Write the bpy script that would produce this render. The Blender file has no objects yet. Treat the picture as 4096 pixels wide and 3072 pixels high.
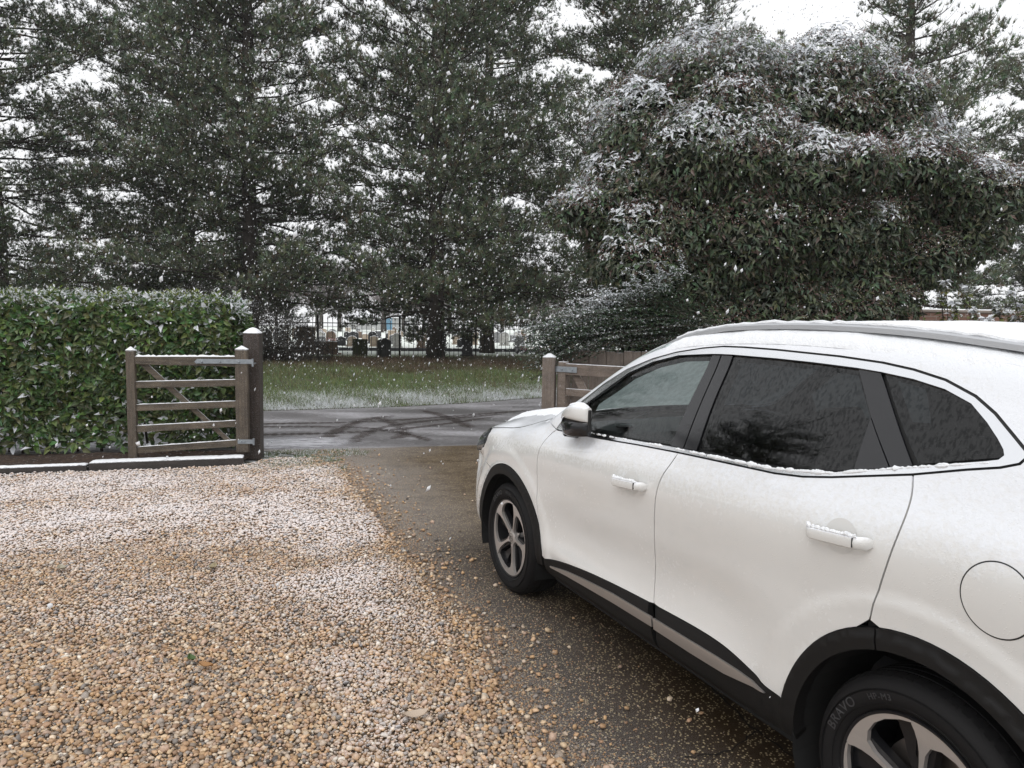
import bpy, math, random
import numpy as np
from mathutils import Vector
from mathutils.geometry import delaunay_2d_cdt
R=math.radians
scene=bpy.context.scene;COL=scene.collection
# ================= camera, sky, sun, exposure =================
cam=bpy.data.objects.new('camera',bpy.data.cameras.new('camera'));COL.objects.link(cam);scene.camera=cam
cam.data.sensor_width=36;cam.data.lens=36*2880/4096;cam.data.clip_start=.05;cam.data.clip_end=2000
_p,_r=R(4.75),R(.92)
_f=np.array([0,math.cos(_p),-math.sin(_p)]);_r0=np.array([1.,0,0]);_u0=np.cross(_r0,_f)
_rr=math.cos(_r)*_r0+math.sin(_r)*_u0;_uu=-math.sin(_r)*_r0+math.cos(_r)*_u0
from mathutils import Matrix
cam.matrix_world=Matrix([[_rr[0],_uu[0],-_f[0],0],[_rr[1],_uu[1],-_f[1],0],[_rr[2],_uu[2],-_f[2],1.668],[0,0,0,1]])
SUN_EL,SUN_ROT=R(50),R(150)
world=bpy.data.worlds.new("World");scene.world=world;world.use_nodes=True
wn=world.node_tree;wn.nodes.clear()
sky=wn.nodes.new('ShaderNodeTexSky');sky.sky_type='NISHITA';sky.sun_disc=False;sky.sun_elevation=SUN_EL;sky.sun_rotation=SUN_ROT
sky.dust_density=6;sky.air_density=1.2;sky.ozone_density=1
hs=wn.nodes.new('ShaderNodeHueSaturation');hs.inputs['Saturation'].default_value=.10
wm=wn.nodes.new('ShaderNodeMixRGB');wm.inputs[0].default_value=.82;wm.inputs[2].default_value=(9.2,9.3,9.5,1)
bg=wn.nodes.new('ShaderNodeBackground');bg.inputs[1].default_value=.10
wo=wn.nodes.new('ShaderNodeOutputWorld')
wn.links.new(sky.outputs[0],hs.inputs['Color']);wn.links.new(hs.outputs[0],wm.inputs[1]);wn.links.new(wm.outputs[0],bg.inputs[0]);wn.links.new(bg.outputs[0],wo.inputs[0])
sun=bpy.data.objects.new('sun',bpy.data.lights.new('sun','SUN'));COL.objects.link(sun)
sun.data.energy=.7;sun.data.angle=R(40);sun.data.color=(1,.98,.95);sun.rotation_euler=(R(40),0,R(-30))
scene.view_settings.view_transform='Standard';scene.view_settings.look='None';scene.view_settings.gamma=1;scene.view_settings.exposure=.42
scene.cycles.max_bounces=6;scene.cycles.diffuse_bounces=3;scene.cycles.glossy_bounces=3;scene.cycles.transparent_max_bounces=12;scene.cycles.transmission_bounces=4
scene.cycles.use_denoising=True;scene.cycles.caustics_reflective=False;scene.cycles.caustics_refractive=False
rng=np.random.default_rng(7);random.seed(7)
# ================= helpers =================
def mesh_np(name,V,F=None,Q=None,smooth=True,attrs=None,normals=None):
    """mesh from numpy arrays: V (n,3), F triangles, Q quads; attrs {name:(type,array)} per vertex"""
    me=bpy.data.meshes.new(name);V=np.asarray(V,np.float32);nt=0 if F is None else len(F);nq=0 if Q is None else len(Q)
    me.vertices.add(len(V));me.vertices.foreach_set('co',V.ravel())
    me.loops.add(nt*3+nq*4);me.polygons.add(nt+nq)
    li=[];ls=[]
    if nt: li.append(np.asarray(F,np.int32).ravel());ls.append(np.arange(nt)*3)
    if nq: li.append(np.asarray(Q,np.int32).ravel());ls.append(nt*3+np.arange(nq)*4)
    me.loops.foreach_set('vertex_index',np.concatenate(li));me.polygons.foreach_set('loop_start',np.concatenate(ls).astype(np.int32))
    me.update(calc_edges=True)
    me.polygons.foreach_set('use_smooth',np.full(nt+nq,bool(smooth)))
    for k,(t,a) in (attrs or {}).items():
        at=me.attributes.new(k,t,'POINT')
        if t=='FLOAT': at.data.foreach_set('value',np.asarray(a,np.float32))
        else: at.data.foreach_set('color',np.asarray(a,np.float32).ravel())
    me.validate()
    if normals is not None and len(me.vertices)==len(V): me.normals_split_custom_set_from_vertices([tuple(n) for n in normals])
    return me
def link(name,me,mat=None,parent=None,loc=None,rotz=None):
    o=bpy.data.objects.new(name,me);COL.objects.link(o)
    if mat is not None and me is not None: me.materials.clear();me.materials.append(mat)
    if parent is not None:o.parent=parent
    if loc is not None:o.location=loc
    if rotz is not None:o.rotation_euler=(0,0,rotz)
    return o
def tag(o,label=None,cat=None,group=None,kind=None):
    if label:o['label']=label
    if cat:o['category']=cat
    if group:o['group']=group
    if kind:o['kind']=kind
    return o
def thing(name,label,cat,loc=(0,0,0),rotz=0,group=None):
    return tag(link(name,None,None,None,loc,rotz),label,cat,group)
class MB:
    """collects boxes, tubes, lathes into one mesh"""
    def __init__(s): s.v=[];s.f=[];s.n=0
    def add(s,v,f):
        s.v.append(np.asarray(v,float).reshape(-1,3));s.f+= [tuple(i+s.n for i in q) for q in f];s.n+=len(s.v[-1])
    def box(s,a,b,bev=0,M=None):
        a=np.array(a,float);b=np.array(b,float)
        if bev<=0:
            v=np.array([[x,y,z] for x in (a[0],b[0]) for y in (a[1],b[1]) for z in (a[2],b[2])])
            f=[(0,1,3,2),(4,6,7,5),(0,4,5,1),(2,3,7,6),(0,2,6,4),(1,5,7,3)]
        else:
            v=[];c=(a+b)/2;h=(b-a)/2;idx={}
            for sx in(-1,1):
                for sy in(-1,1):
                    for sz in(-1,1):
                        for ax in range(3):
                            d=h-bev;d[ax]=h[ax];idx[(sx,sy,sz,ax)]=len(v);v.append(c+np.array([sx,sy,sz])*d)
            f=[]
            for ax in range(3):
                o1,o2=[k for k in range(3) if k!=ax]
                for sg in(-1,1):
                    q=[]
                    for s1,s2 in((-1,-1),(1,-1),(1,1),(-1,1)):
                        k=[0,0,0];k[ax]=sg;k[o1]=s1;k[o2]=s2;q.append(idx[(*k,ax)])
                    f.append(tuple(q))
            for ax in range(3):
                o1,o2=[k for k in range(3) if k!=ax]
                for s1 in(-1,1):
                    for s2 in(-1,1):
                        def I(sa,w):
                            k=[0,0,0];k[ax]=sa;k[o1]=s1;k[o2]=s2;return idx[(*k,w)]
                        f.append((I(-1,o1),I(1,o1),I(1,o2),I(-1,o2)))
            for sx in(-1,1):
                for sy in(-1,1):
                    for sz in(-1,1): f.append(tuple(idx[(sx,sy,sz,k)] for k in range(3)))
            v=np.array(v)
        if M is not None: v=v@np.array(M)[:3,:3].T+np.array(M)[:3,3]
        s.add(v,f)
    def tube(s,pts,rad,n=8,cap=True):
        pts=np.array(pts,float);m=len(pts);rad=np.broadcast_to(np.asarray(rad,float),(m,));v=[];f=[]
        t=np.gradient(pts,axis=0);t/=np.linalg.norm(t,axis=1)[:,None]+1e-9
        up=np.array([0,0,1.]) if abs(t[0][2])<.9 else np.array([1.,0,0])
        for i in range(m):
            a=np.cross(t[i],up);a/=np.linalg.norm(a)+1e-9;b=np.cross(t[i],a);up=-b if np.dot(-b,up)>0 else b
            for k in range(n):
                w=2*math.pi*k/n;v.append(pts[i]+rad[i]*(math.cos(w)*a+math.sin(w)*b))
        for i in range(m-1):
            for k in range(n): f.append((i*n+k,i*n+(k+1)%n,(i+1)*n+(k+1)%n,(i+1)*n+k))
        if cap: f.append(tuple(range(n))[::-1]);f.append(tuple((m-1)*n+k for k in range(n)))
        s.add(v,f)
    def lathe(s,prof,n=48,axis='y',c=(0,0,0)):
        """profile (radius, height) turned about an axis"""
        v=[];f=[];m=len(prof)
        for k in range(n):
            w=2*math.pi*k/n
            for r,h in prof:
                if axis=='y': v.append((c[0]+r*math.cos(w),c[1]+h,c[2]+r*math.sin(w)))
                else: v.append((c[0]+r*math.cos(w),c[1]+r*math.sin(w),c[2]+h))
        for k in range(n):
            for j in range(m-1):
                a=k*m+j;b=((k+1)%n)*m+j;f.append((a,b,b+1,a+1))
        s.add(v,f)
    def build(s,name,mat,parent=None,smooth=False,loc=None,rotz=None,angle=None):
        me=bpy.data.meshes.new(name);me.from_pydata([tuple(p) for p in np.concatenate(s.v)],[],s.f);me.update()
        import bmesh
        bm=bmesh.new();bm.from_mesh(me);bmesh.ops.recalc_face_normals(bm,faces=bm.faces);bm.to_mesh(me);bm.free()
        if smooth:
            me.polygons.foreach_set('use_smooth',[True]*len(me.polygons))
            me.set_sharp_from_angle(angle=angle or R(40))
        return link(name,me,mat,parent,loc,rotz)
# ---------- materials ----------
class NT:
    def __init__(s,name):
        s.m=bpy.data.materials.new(name);s.m.use_nodes=True;s.t=s.m.node_tree;s.t.nodes.clear();s.o=s.n('ShaderNodeOutputMaterial')
    def n(s,t,**k):
        d=s.t.nodes.new(t)
        for a,b in k.items():
            if a.startswith('_'): setattr(d,a[1:],b)
            else: s.set(d,a,b)
        return d
    def set(s,d,a,b):
        key=int(a[1:]) if a[0]=='i' and a[1:].isdigit() else a.replace('__',' ')
        i=d.inputs[key]
        if isinstance(b,bpy.types.NodeSocket): s.t.links.new(b,i)
        elif isinstance(b,bpy.types.Node): s.t.links.new(b.outputs[0],i)
        elif isinstance(b,tuple) and len(b)==3 and i.type=='RGBA': i.default_value=(*b,1)
        else: i.default_value=b
    def coord(s,scale=1,obj=True,stretch=None):
        tc=s.n('ShaderNodeTexCoord');mp=s.n('ShaderNodeMapping');s.t.links.new(tc.outputs['Object'],mp.inputs[0])
        mp.inputs['Scale'].default_value=stretch or (scale,)*3;return mp.outputs[0]
    def noise(s,scale,detail=4,rough=.55,vec=None):
        d=s.n('ShaderNodeTexNoise',Scale=scale,Detail=detail,Roughness=rough)
        s.t.links.new(vec if vec is not None else s.coord(),d.inputs['Vector']);return d.outputs[0]
    def ramp(s,fac,stops):
        d=s.n('ShaderNodeValToRGB');s.set(d,'Fac',fac);e=d.color_ramp.elements
        while len(e)<len(stops):e.new(.5)
        for x,(p,c) in zip(e,stops):x.position=p;x.color=(*c,1) if isinstance(c,tuple) else (c,c,c,1)
        return d.outputs[0]
    def mix(s,f,a,b,mode='MIX'):
        d=s.n('ShaderNodeMixRGB',_blend_type=mode);s.set(d,'i0',f);s.set(d,'i1',a);s.set(d,'i2',b);return d.outputs[0]
    def math(s,op,a,b=0.,clamp=False):
        d=s.n('ShaderNodeMath',_operation=op,_use_clamp=clamp);s.set(d,'i0',a);s.set(d,'i1',b);return d.outputs[0]
    def bump(s,h,strength=.3,dist=.01):
        return s.n('ShaderNodeBump',Strength=strength,Distance=dist,Height=h).outputs[0]
    def pbr(s,**k):
        d=s.n('ShaderNodeBsdfPrincipled')
        for a,b in k.items(): s.set(d,a,b)
        s.t.links.new(d.outputs[0],s.o.inputs[0]);return d
    def attr(s,name,fac=False):
        d=s.n('ShaderNodeAttribute',_attribute_name=name);return d.outputs['Fac' if fac else 'Color']
SNOW=(.80,.82,.86)
def simple(name,col,rough=.5,metal=0.,bump=0,bscale=40,var=0.,spec=.5):
    t=NT(name);c=col
    if var: c=t.mix(t.ramp(t.noise(bscale*.3),[(.3,0.),(.7,1.)]),tuple(x*(1-var) for x in col),tuple(min(1,x*(1+var)) for x in col))
    k=dict(Base__Color=c,Roughness=rough,Metallic=metal);k['Specular__IOR__Level']=spec
    if bump:k['Normal']=t.bump(t.noise(bscale),bump,.01)
    t.pbr(**k);return t.m
M={}
def paint():
    t=NT('white_car_paint');n=t.noise(55,5,.65);n2=t.noise(6,3)
    g=t.n('ShaderNodeNewGeometry');sx=t.n('ShaderNodeSeparateXYZ',Vector=g.outputs['Normal'])
    gp=t.n('ShaderNodeTexCoord');sp=t.n('ShaderNodeSeparateXYZ',Vector=gp.outputs['Object'])
    hgt=t.n('ShaderNodeMapRange',Value=sp.outputs[2]);hgt.inputs[1].default_value=.80;hgt.inputs[2].default_value=1.20
    up=t.math('ADD',t.math('MULTIPLY',sx.outputs[2],hgt.outputs[0]),t.math('MULTIPLY',t.math('SUBTRACT',n,.5),.7));up=t.math('ADD',up,t.math('MULTIPLY',t.math('SUBTRACT',n2,.5),.35))
    m=t.ramp(up,[(.10,0.),(.42,1.)])
    dirt=t.noise(3,5,.7)
    vor=t.n('ShaderNodeTexVoronoi',Scale=130.);t.t.links.new(t.coord(),vor.inputs['Vector'])
    drops=t.math('MULTIPLY',t.ramp(vor.outputs['Distance'],[(.12,1.),(.30,0.)]),t.ramp(t.noise(14,2),[(.46,0.),(.60,1.)]))
    base=t.mix(t.ramp(dirt,[(.45,0.),(.8,.25)]),(.72,.715,.70),(.64,.625,.60))
    col=t.mix(m,base,SNOW)
    rg=t.math('ADD',.26,t.math('MULTIPLY',m,.6),True)
    b=t.n('ShaderNodeBump',Strength=.5,Distance=.004,Height=t.math('ADD',t.math('MULTIPLY',m,t.noise(90,5,.7)),t.math('MULTIPLY',drops,.25)))
    t.pbr(Base__Color=col,Roughness=rg,Coat__Weight=1.,Coat__Roughness=.04,Normal=b.outputs[0]);return t.m
M['paint']=paint()
def snowmat():
    t=NT('snow');n=t.noise(28,6,.6);n2=t.noise(160,3,.6)
    t.pbr(Base__Color=(.84,.855,.88),Roughness=.75,Normal=t.bump(t.math('ADD',n,t.math('MULTIPLY',n2,.5)),.45,.02));return t.m
M['snow']=snowmat()
def flake():
    t=NT('snowflake');d=t.n('ShaderNodeBsdfDiffuse',Color=(.93,.94,.96));u=t.n('ShaderNodeBsdfTranslucent',Color=(.93,.94,.96))
    x=t.n('ShaderNodeMixShader',Fac=.5);t.t.links.new(d.outputs[0],x.inputs[1]);t.t.links.new(u.outputs[0],x.inputs[2]);t.t.links.new(x.outputs[0],t.o.inputs[0]);return t.m
M['flake']=flake()
def glass(name,tint,refl_rough=.02,rain=True,frost=0.):
    t=NT(name)
    g=t.n('ShaderNodeBsdfGlossy',Color=(1,1,1),Roughness=refl_rough);tr=t.n('ShaderNodeBsdfTransparent',Color=tint)
    fr=t.n('ShaderNodeFresnel',IOR=1.52)
    if rain:
        st=t.noise(1,3,.6,t.coord(stretch=(110,110,6)));w=t.ramp(st,[(.50,0.),(.58,1.)])
        vor=t.n('ShaderNodeTexVoronoi',Scale=150.);t.t.links.new(t.coord(),vor.inputs['Vector'])
        dr=t.math('MULTIPLY',t.ramp(vor.outputs['Distance'],[(.1,1.),(.32,0.)]),t.ramp(t.noise(40,2),[(.5,0.),(.6,1.)]))
        b=t.bump(t.math('ADD',t.math('MULTIPLY',w,.12),dr),.10,.0015);t.set(g,'Normal',b);t.set(g,'Color',t.mix(t.math('MULTIPLY',w,.55),(1,1,1),(.35,.36,.37)))
    x=t.n('ShaderNodeMixShader',Fac=fr);t.t.links.new(tr.outputs[0],x.inputs[1]);t.t.links.new(g.outputs[0],x.inputs[2]);out=x
    if frost:
        d=t.n('ShaderNodeBsdfDiffuse',Color=(.75,.84,.82));u=t.n('ShaderNodeBsdfTranslucent',Color=(.78,.86,.84))
        y=t.n('ShaderNodeMixShader',Fac=.65);t.t.links.new(d.outputs[0],y.inputs[1]);t.t.links.new(u.outputs[0],y.inputs[2])
        z=t.n('ShaderNodeMixShader',Fac=t.ramp(t.noise(1,5,.7,t.coord(stretch=(14,30,30))),[(.3,frost*.7),(.6,frost)]))
        t.t.links.new(x.outputs[0],z.inputs[1]);t.t.links.new(y.outputs[0],z.inputs[2]);out=z
    t.t.links.new(out.outputs[0],t.o.inputs[0]);return t.m
M['glass']=glass('clear_glass',(.62,.68,.67));M['privacy']=glass('tinted_glass',(.035,.04,.045));M['frost']=glass('snowy_glass',(.6,.66,.64),rain=False,frost=.9)
M['gloss']=simple('gloss_black',(.012,.012,.014),.08,spec=.6);M['rubber']=simple('black_rubber',(.012,.012,.012),.6)
M['clad']=simple('black_plastic_trim',(.010,.0095,.0095),.55,bump=.15,bscale=500,spec=.22);M['void']=simple('dark_underside',(.006,.006,.006),.9)
M['chrome']=simple('bright_trim',(.80,.81,.83),.16,1.);M['satin']=simple('satin_silver',(.50,.47,.45),.38,.75,bump=.1,bscale=60)
M['rail']=simple('silver_roof_rail',(.52,.53,.55),.32,.6);M['alloy']=simple('machined_alloy',(.46,.43,.41),.28,.5);M['darkalloy']=simple('dark_alloy',(.012,.012,.014),.3,.0)
M['tyre']=simple('tyre_rubber',(.011,.0105,.011),.65,bump=.2,bscale=300,spec=.2);M['tyretext']=simple('tyre_lettering',(.045,.045,.048),.5)
M['disc']=simple('brake_disc',(.25,.22,.2),.35,.9);M['interior']=simple('grey_interior',(.06,.062,.066),.7);M['inlight']=simple('light_headlining',(.40,.40,.39),.8)
M['lamp']=simple('smoked_lamp_glass',(.05,.055,.06),.06,spec=.8);M['lampred']=simple('red_lamp_glass',(.3,.01,.01),.1)
def wood(name,c1,c2,wet=.55,snow=.0,axis='x'):
    t=NT(name);st={'x':(3,40,40),'z':(40,40,3)}[axis]
    n=t.noise(1,6,.65,t.coord(stretch=st));n2=t.noise(4,5,.7);c=t.mix(t.ramp(n,[(.3,0.),(.7,1.)]),c1,c2)
    c=t.mix(t.ramp(n2,[(.35,.55),(.62,0.)]),c,tuple(x*.35 for x in c1))
    ge=t.n('ShaderNodeNewGeometry');sx=t.n('ShaderNodeSeparateXYZ',Vector=ge.outputs['Normal'])
    if snow:
        k=t.ramp(t.noise(170,3,.6),[(.60,0.),(.66,.8)]);c=t.mix(t.math('MULTIPLY',k,snow),c,SNOW)
    up=t.math('ADD',sx.outputs[2],t.math('MULTIPLY',t.math('SUBTRACT',t.noise(30,3),.5),.6));m=t.ramp(up,[(.55,0.),(.8,.92)])
    c=t.mix(m,c,SNOW)
    t.pbr(Base__Color=c,Roughness=wet,Normal=t.bump(n,.5,.006));return t.m
M['gatewood']=wood('weathered_gate_timber',(.045,.033,.022),(.150,.117,.080),.6,.3)
M['postwood']=wood('dark_post_timber',(.026,.017,.013),(.056,.038,.028),.55,.35,'z')
M['stilewood']=wood('weathered_stile_timber',(.050,.037,.026),(.145,.113,.080),.6,.4,'z')
M['fencewood']=wood('grey_fence_boards',(.12,.095,.078),(.23,.185,.155),.65,.3,'z')
M['railwood']=wood('far_gate_timber',(.13,.10,.08),(.24,.19,.155),.6,.4)
M['sleeper']=wood('dark_edging_timber',(.03,.025,.022),(.06,.05,.045),.6,.2)
M['galv']=simple('galvanised_steel',(.30,.33,.36),.45,.7,bump=.1,bscale=80,var=.15)
def leafmat(name,rough=.35,snowcol=SNOW,tr=.25):
    t=NT(name);c=t.attr('col');s=t.attr('snow',True)
    n=t.noise(38,3,.6);m=t.ramp(t.math('ADD',s,t.math('MULTIPLY',t.math('SUBTRACT',n,.5),.9)),[(.48,0.),(.56,1.)])
    col=t.mix(m,c,snowcol)
    p=t.pbr(Base__Color=col,Roughness=t.math('ADD',rough,t.math('MULTIPLY',m,.4)))
    if tr:
        u=t.n('ShaderNodeBsdfTranslucent',Color=col);x=t.n('ShaderNodeMixShader',Fac=tr);t.t.links.new(p.outputs[0],x.inputs[1]);t.t.links.new(u.outputs[0],x.inputs[2]);t.t.links.new(x.outputs[0],t.o.inputs[0])
    return t.m
M['leaf']=leafmat('leaf_green',.38);M['needle']=leafmat('pine_needles',.6,tr=.1);M['grass']=leafmat('frosted_grass',.6,tr=.2)
M['bark']=simple('pine_bark',(.045,.036,.030),.85,bump=.8,bscale=14,var=.4);M['twig']=simple('bare_twigs',(.05,.038,.032),.85)
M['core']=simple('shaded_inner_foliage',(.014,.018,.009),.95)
# ---------- foliage scattering ----------
LEAFV=np.array([[0,0,0],[.45,.5,.10],[1,0,-.12],[.45,-.5,.10],[.5,0,0]]);LEAFF=np.array([[0,4,1],[1,4,2],[0,3,4],[4,3,2]])
def frames(d,up):
    d=d/(np.linalg.norm(d,axis=1)[:,None]+1e-9);s=np.cross(up,d);s/=np.linalg.norm(s,axis=1)[:,None]+1e-9;n=np.cross(d,s);return d,s,n
def scatter(pos,d,up,L,W,tv=LEAFV,tf=LEAFF):
    d,s,n=frames(d,up);k=len(tv)
    V=pos[:,None,:]+(tv[None,:,0]*L[:,None])[...,None]*d[:,None]+(tv[None,:,1]*W[:,None])[...,None]*s[:,None]+(tv[None,:,2]*L[:,None])[...,None]*n[:,None]
    F=(tf[None]+np.arange(len(pos))[:,None,None]*k);return V.reshape(-1,3),F.reshape(-1,3)
def rep(a,k): return np.repeat(a,k,axis=0)
def col4(c): return np.concatenate([c,np.ones((len(c),1))],1)
def unit(v): return v/(np.linalg.norm(v,axis=-1,keepdims=True)+1e-9)

# ---------------- car body surface, car frame: x forward from the rear axle, y left, z up
def hermite(xs,ys,x):
    xs=np.asarray(xs,float);ys=np.asarray(ys,float);x=np.asarray(x,float)
    h=np.diff(xs);d=np.diff(ys)/h;m=np.zeros(len(xs))
    m[1:-1]=(d[:-1]*h[1:]+d[1:]*h[:-1])/(h[1:]+h[:-1]);m[0]=d[0];m[-1]=d[-1]
    x=np.clip(x,xs[0],xs[-1]);i=np.clip(np.searchsorted(xs,x)-1,0,len(h)-1)
    t=(x-xs[i])/h[i];t2=t*t;t3=t2*t
    return (2*t3-3*t2+1)*ys[i]+(t3-2*t2+t)*h[i]*m[i]+(-2*t3+3*t2)*ys[i+1]+(t3-t2)*h[i]*m[i+1]
XB=-0.93;XF=3.63
# half width at the shoulder, in plan
def Wp(x): return hermite([-.93,-.90,-.84,-.72,-.5,0,.6,1.4,2.2,2.72,3.05,3.25,3.4,3.5,3.57,3.61,3.63],[.52,.66,.77,.845,.90,.925,.932,.932,.932,.932,.918,.893,.850,.790,.71,.59,.42],x)
# glass belt line, upper glass line, roof edge, roof centre
def zbelt(x): return hermite([-.93,-.6,-.2,.3,.8,1.5,2.0,2.2,2.4,2.6,2.8,3.0,3.2,3.4,3.5,3.63],[1.16,1.21,1.22,1.185,1.155,1.125,1.10,1.09,1.07,1.03,.99,.96,.92,.865,.82,.72],x)
def zedge(x): return hermite([-.93,-.8,-.6,-.3,.1,.5,.9,1.2,1.49,1.69,1.82,1.98,2.14,2.3,2.45,2.6,2.8,3.0,3.2,3.34,3.48,3.58,3.63],[1.20,1.28,1.40,1.53,1.60,1.63,1.635,1.62,1.58,1.515,1.45,1.355,1.255,1.175,1.145,1.135,1.11,1.08,1.04,1.0,.94,.85,.75],x)
def zcen(x): return hermite([-.93,-.8,-.6,-.3,.1,.5,.9,1.2,1.49,1.75,2.05,2.3,2.45,2.7,3.0,3.2,3.4,3.52,3.6,3.63],[1.24,1.36,1.51,1.62,1.67,1.69,1.685,1.67,1.64,1.53,1.36,1.21,1.165,1.145,1.10,1.06,.98,.91,.83,.77],x)
def sect(x):
    """control points of the half section at x, bottom to roof centre: arrays (...,n)"""
    x=np.asarray(x,float);w=Wp(x);zb=zbelt(x);ze=zedge(x);zc=zcen(x)
    g=np.clip((ze-zb)/.45,0,1)           # how much cabin there is
    nf=np.clip((x-2.75)/.4,0,1)*np.clip((3.70-x)/.15,0,1);nf=nf*nf*(3-2*nf)
    ybelt=w-(.045+.03*(1-g))*(1-nf)-.026*nf
    hf=np.clip((x-2.25)/.3,0,1);hf=hf*hf*(3-2*hf)
    yedge=(ybelt-(ze-zb)*.50-.03*(1-g))*(1-hf)+hf*w*.66
    Y=[w-.13,w-.03,w-.012+.008*nf,w-.010+.006*nf,w-.020*nf,w-.004-.012*nf,ybelt,(ybelt-(ze-zb)*.155)*(1-hf)+hf*w*(.86+.05*nf),(ybelt-(ze-zb)*.33)*(1-hf)+hf*w*.76,yedge,yedge*.66,yedge*.33,0*w]
    lo=np.clip((x-3.25)/.35,0,1)
    Z=[.235+0*x,.30+0*x,.42+0*x,.56+0*x,.80-.06*lo,(zb-.10)+0*x,zb,zb+(ze-zb)*.36,zb+(ze-zb)*.70,ze,ze+(zc-ze)*.62,ze+(zc-ze)*.92,zc]
    return np.stack(Y,-1),np.stack(Z,-1)
NS=241
def section(x):
    """dense section curve: (...,NS) y and z"""
    Y,Z=sect(x);n=Y.shape[-1];s=np.linspace(0,n-1,NS);i=np.clip(s.astype(int),0,n-2);t=s-i
    def cr(P):
        M=np.zeros_like(P);D=np.diff(P,axis=-1)
        L=np.sqrt(np.diff(Y,axis=-1)**2+np.diff(Z,axis=-1)**2)+1e-6
        M[...,1:-1]=(D[...,:-1]/L[...,:-1]*L[...,1:]+D[...,1:]/L[...,1:]*L[...,:-1])/(L[...,:-1]+L[...,1:])
        M[...,0]=D[...,0]/L[...,0];M[...,-1]=D[...,-1]/L[...,-1]
        t2=t*t;t3=t2*t
        return (2*t3-3*t2+1)*P[...,i]+(t3-2*t2+t)*L[...,i]*M[...,i]+(-2*t3+3*t2)*P[...,i+1]+(t3-t2)*L[...,i]*M[...,i+1]
    return cr(Y),cr(Z)
def side_extra(x,z):
    """flares round the wheels and the sculpting of the doors"""
    e=0*x
    for xc in (0.,2.72):
        r=np.hypot(x-xc,z-.338);s=np.clip((.60-r)/.05,0,1);s=s*s*(3-2*s)
        up=np.clip((z-.28)/.1,0,1);e=e+.009*s*up
        s2=np.clip((.475-r)/.012,0,1);e=e+.008*s2*up
    m=np.clip((x-.45)/.4,0,1)*np.clip((2.35-x)/.4,0,1);m=m*m*(3-2*m)
    e=e-.019*m*np.exp(-((z-.61+.05*(x-1.4))/.14)**2)
    e=e+.010*m*np.exp(-((z-.43)/.05)**2)
    return e
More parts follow.
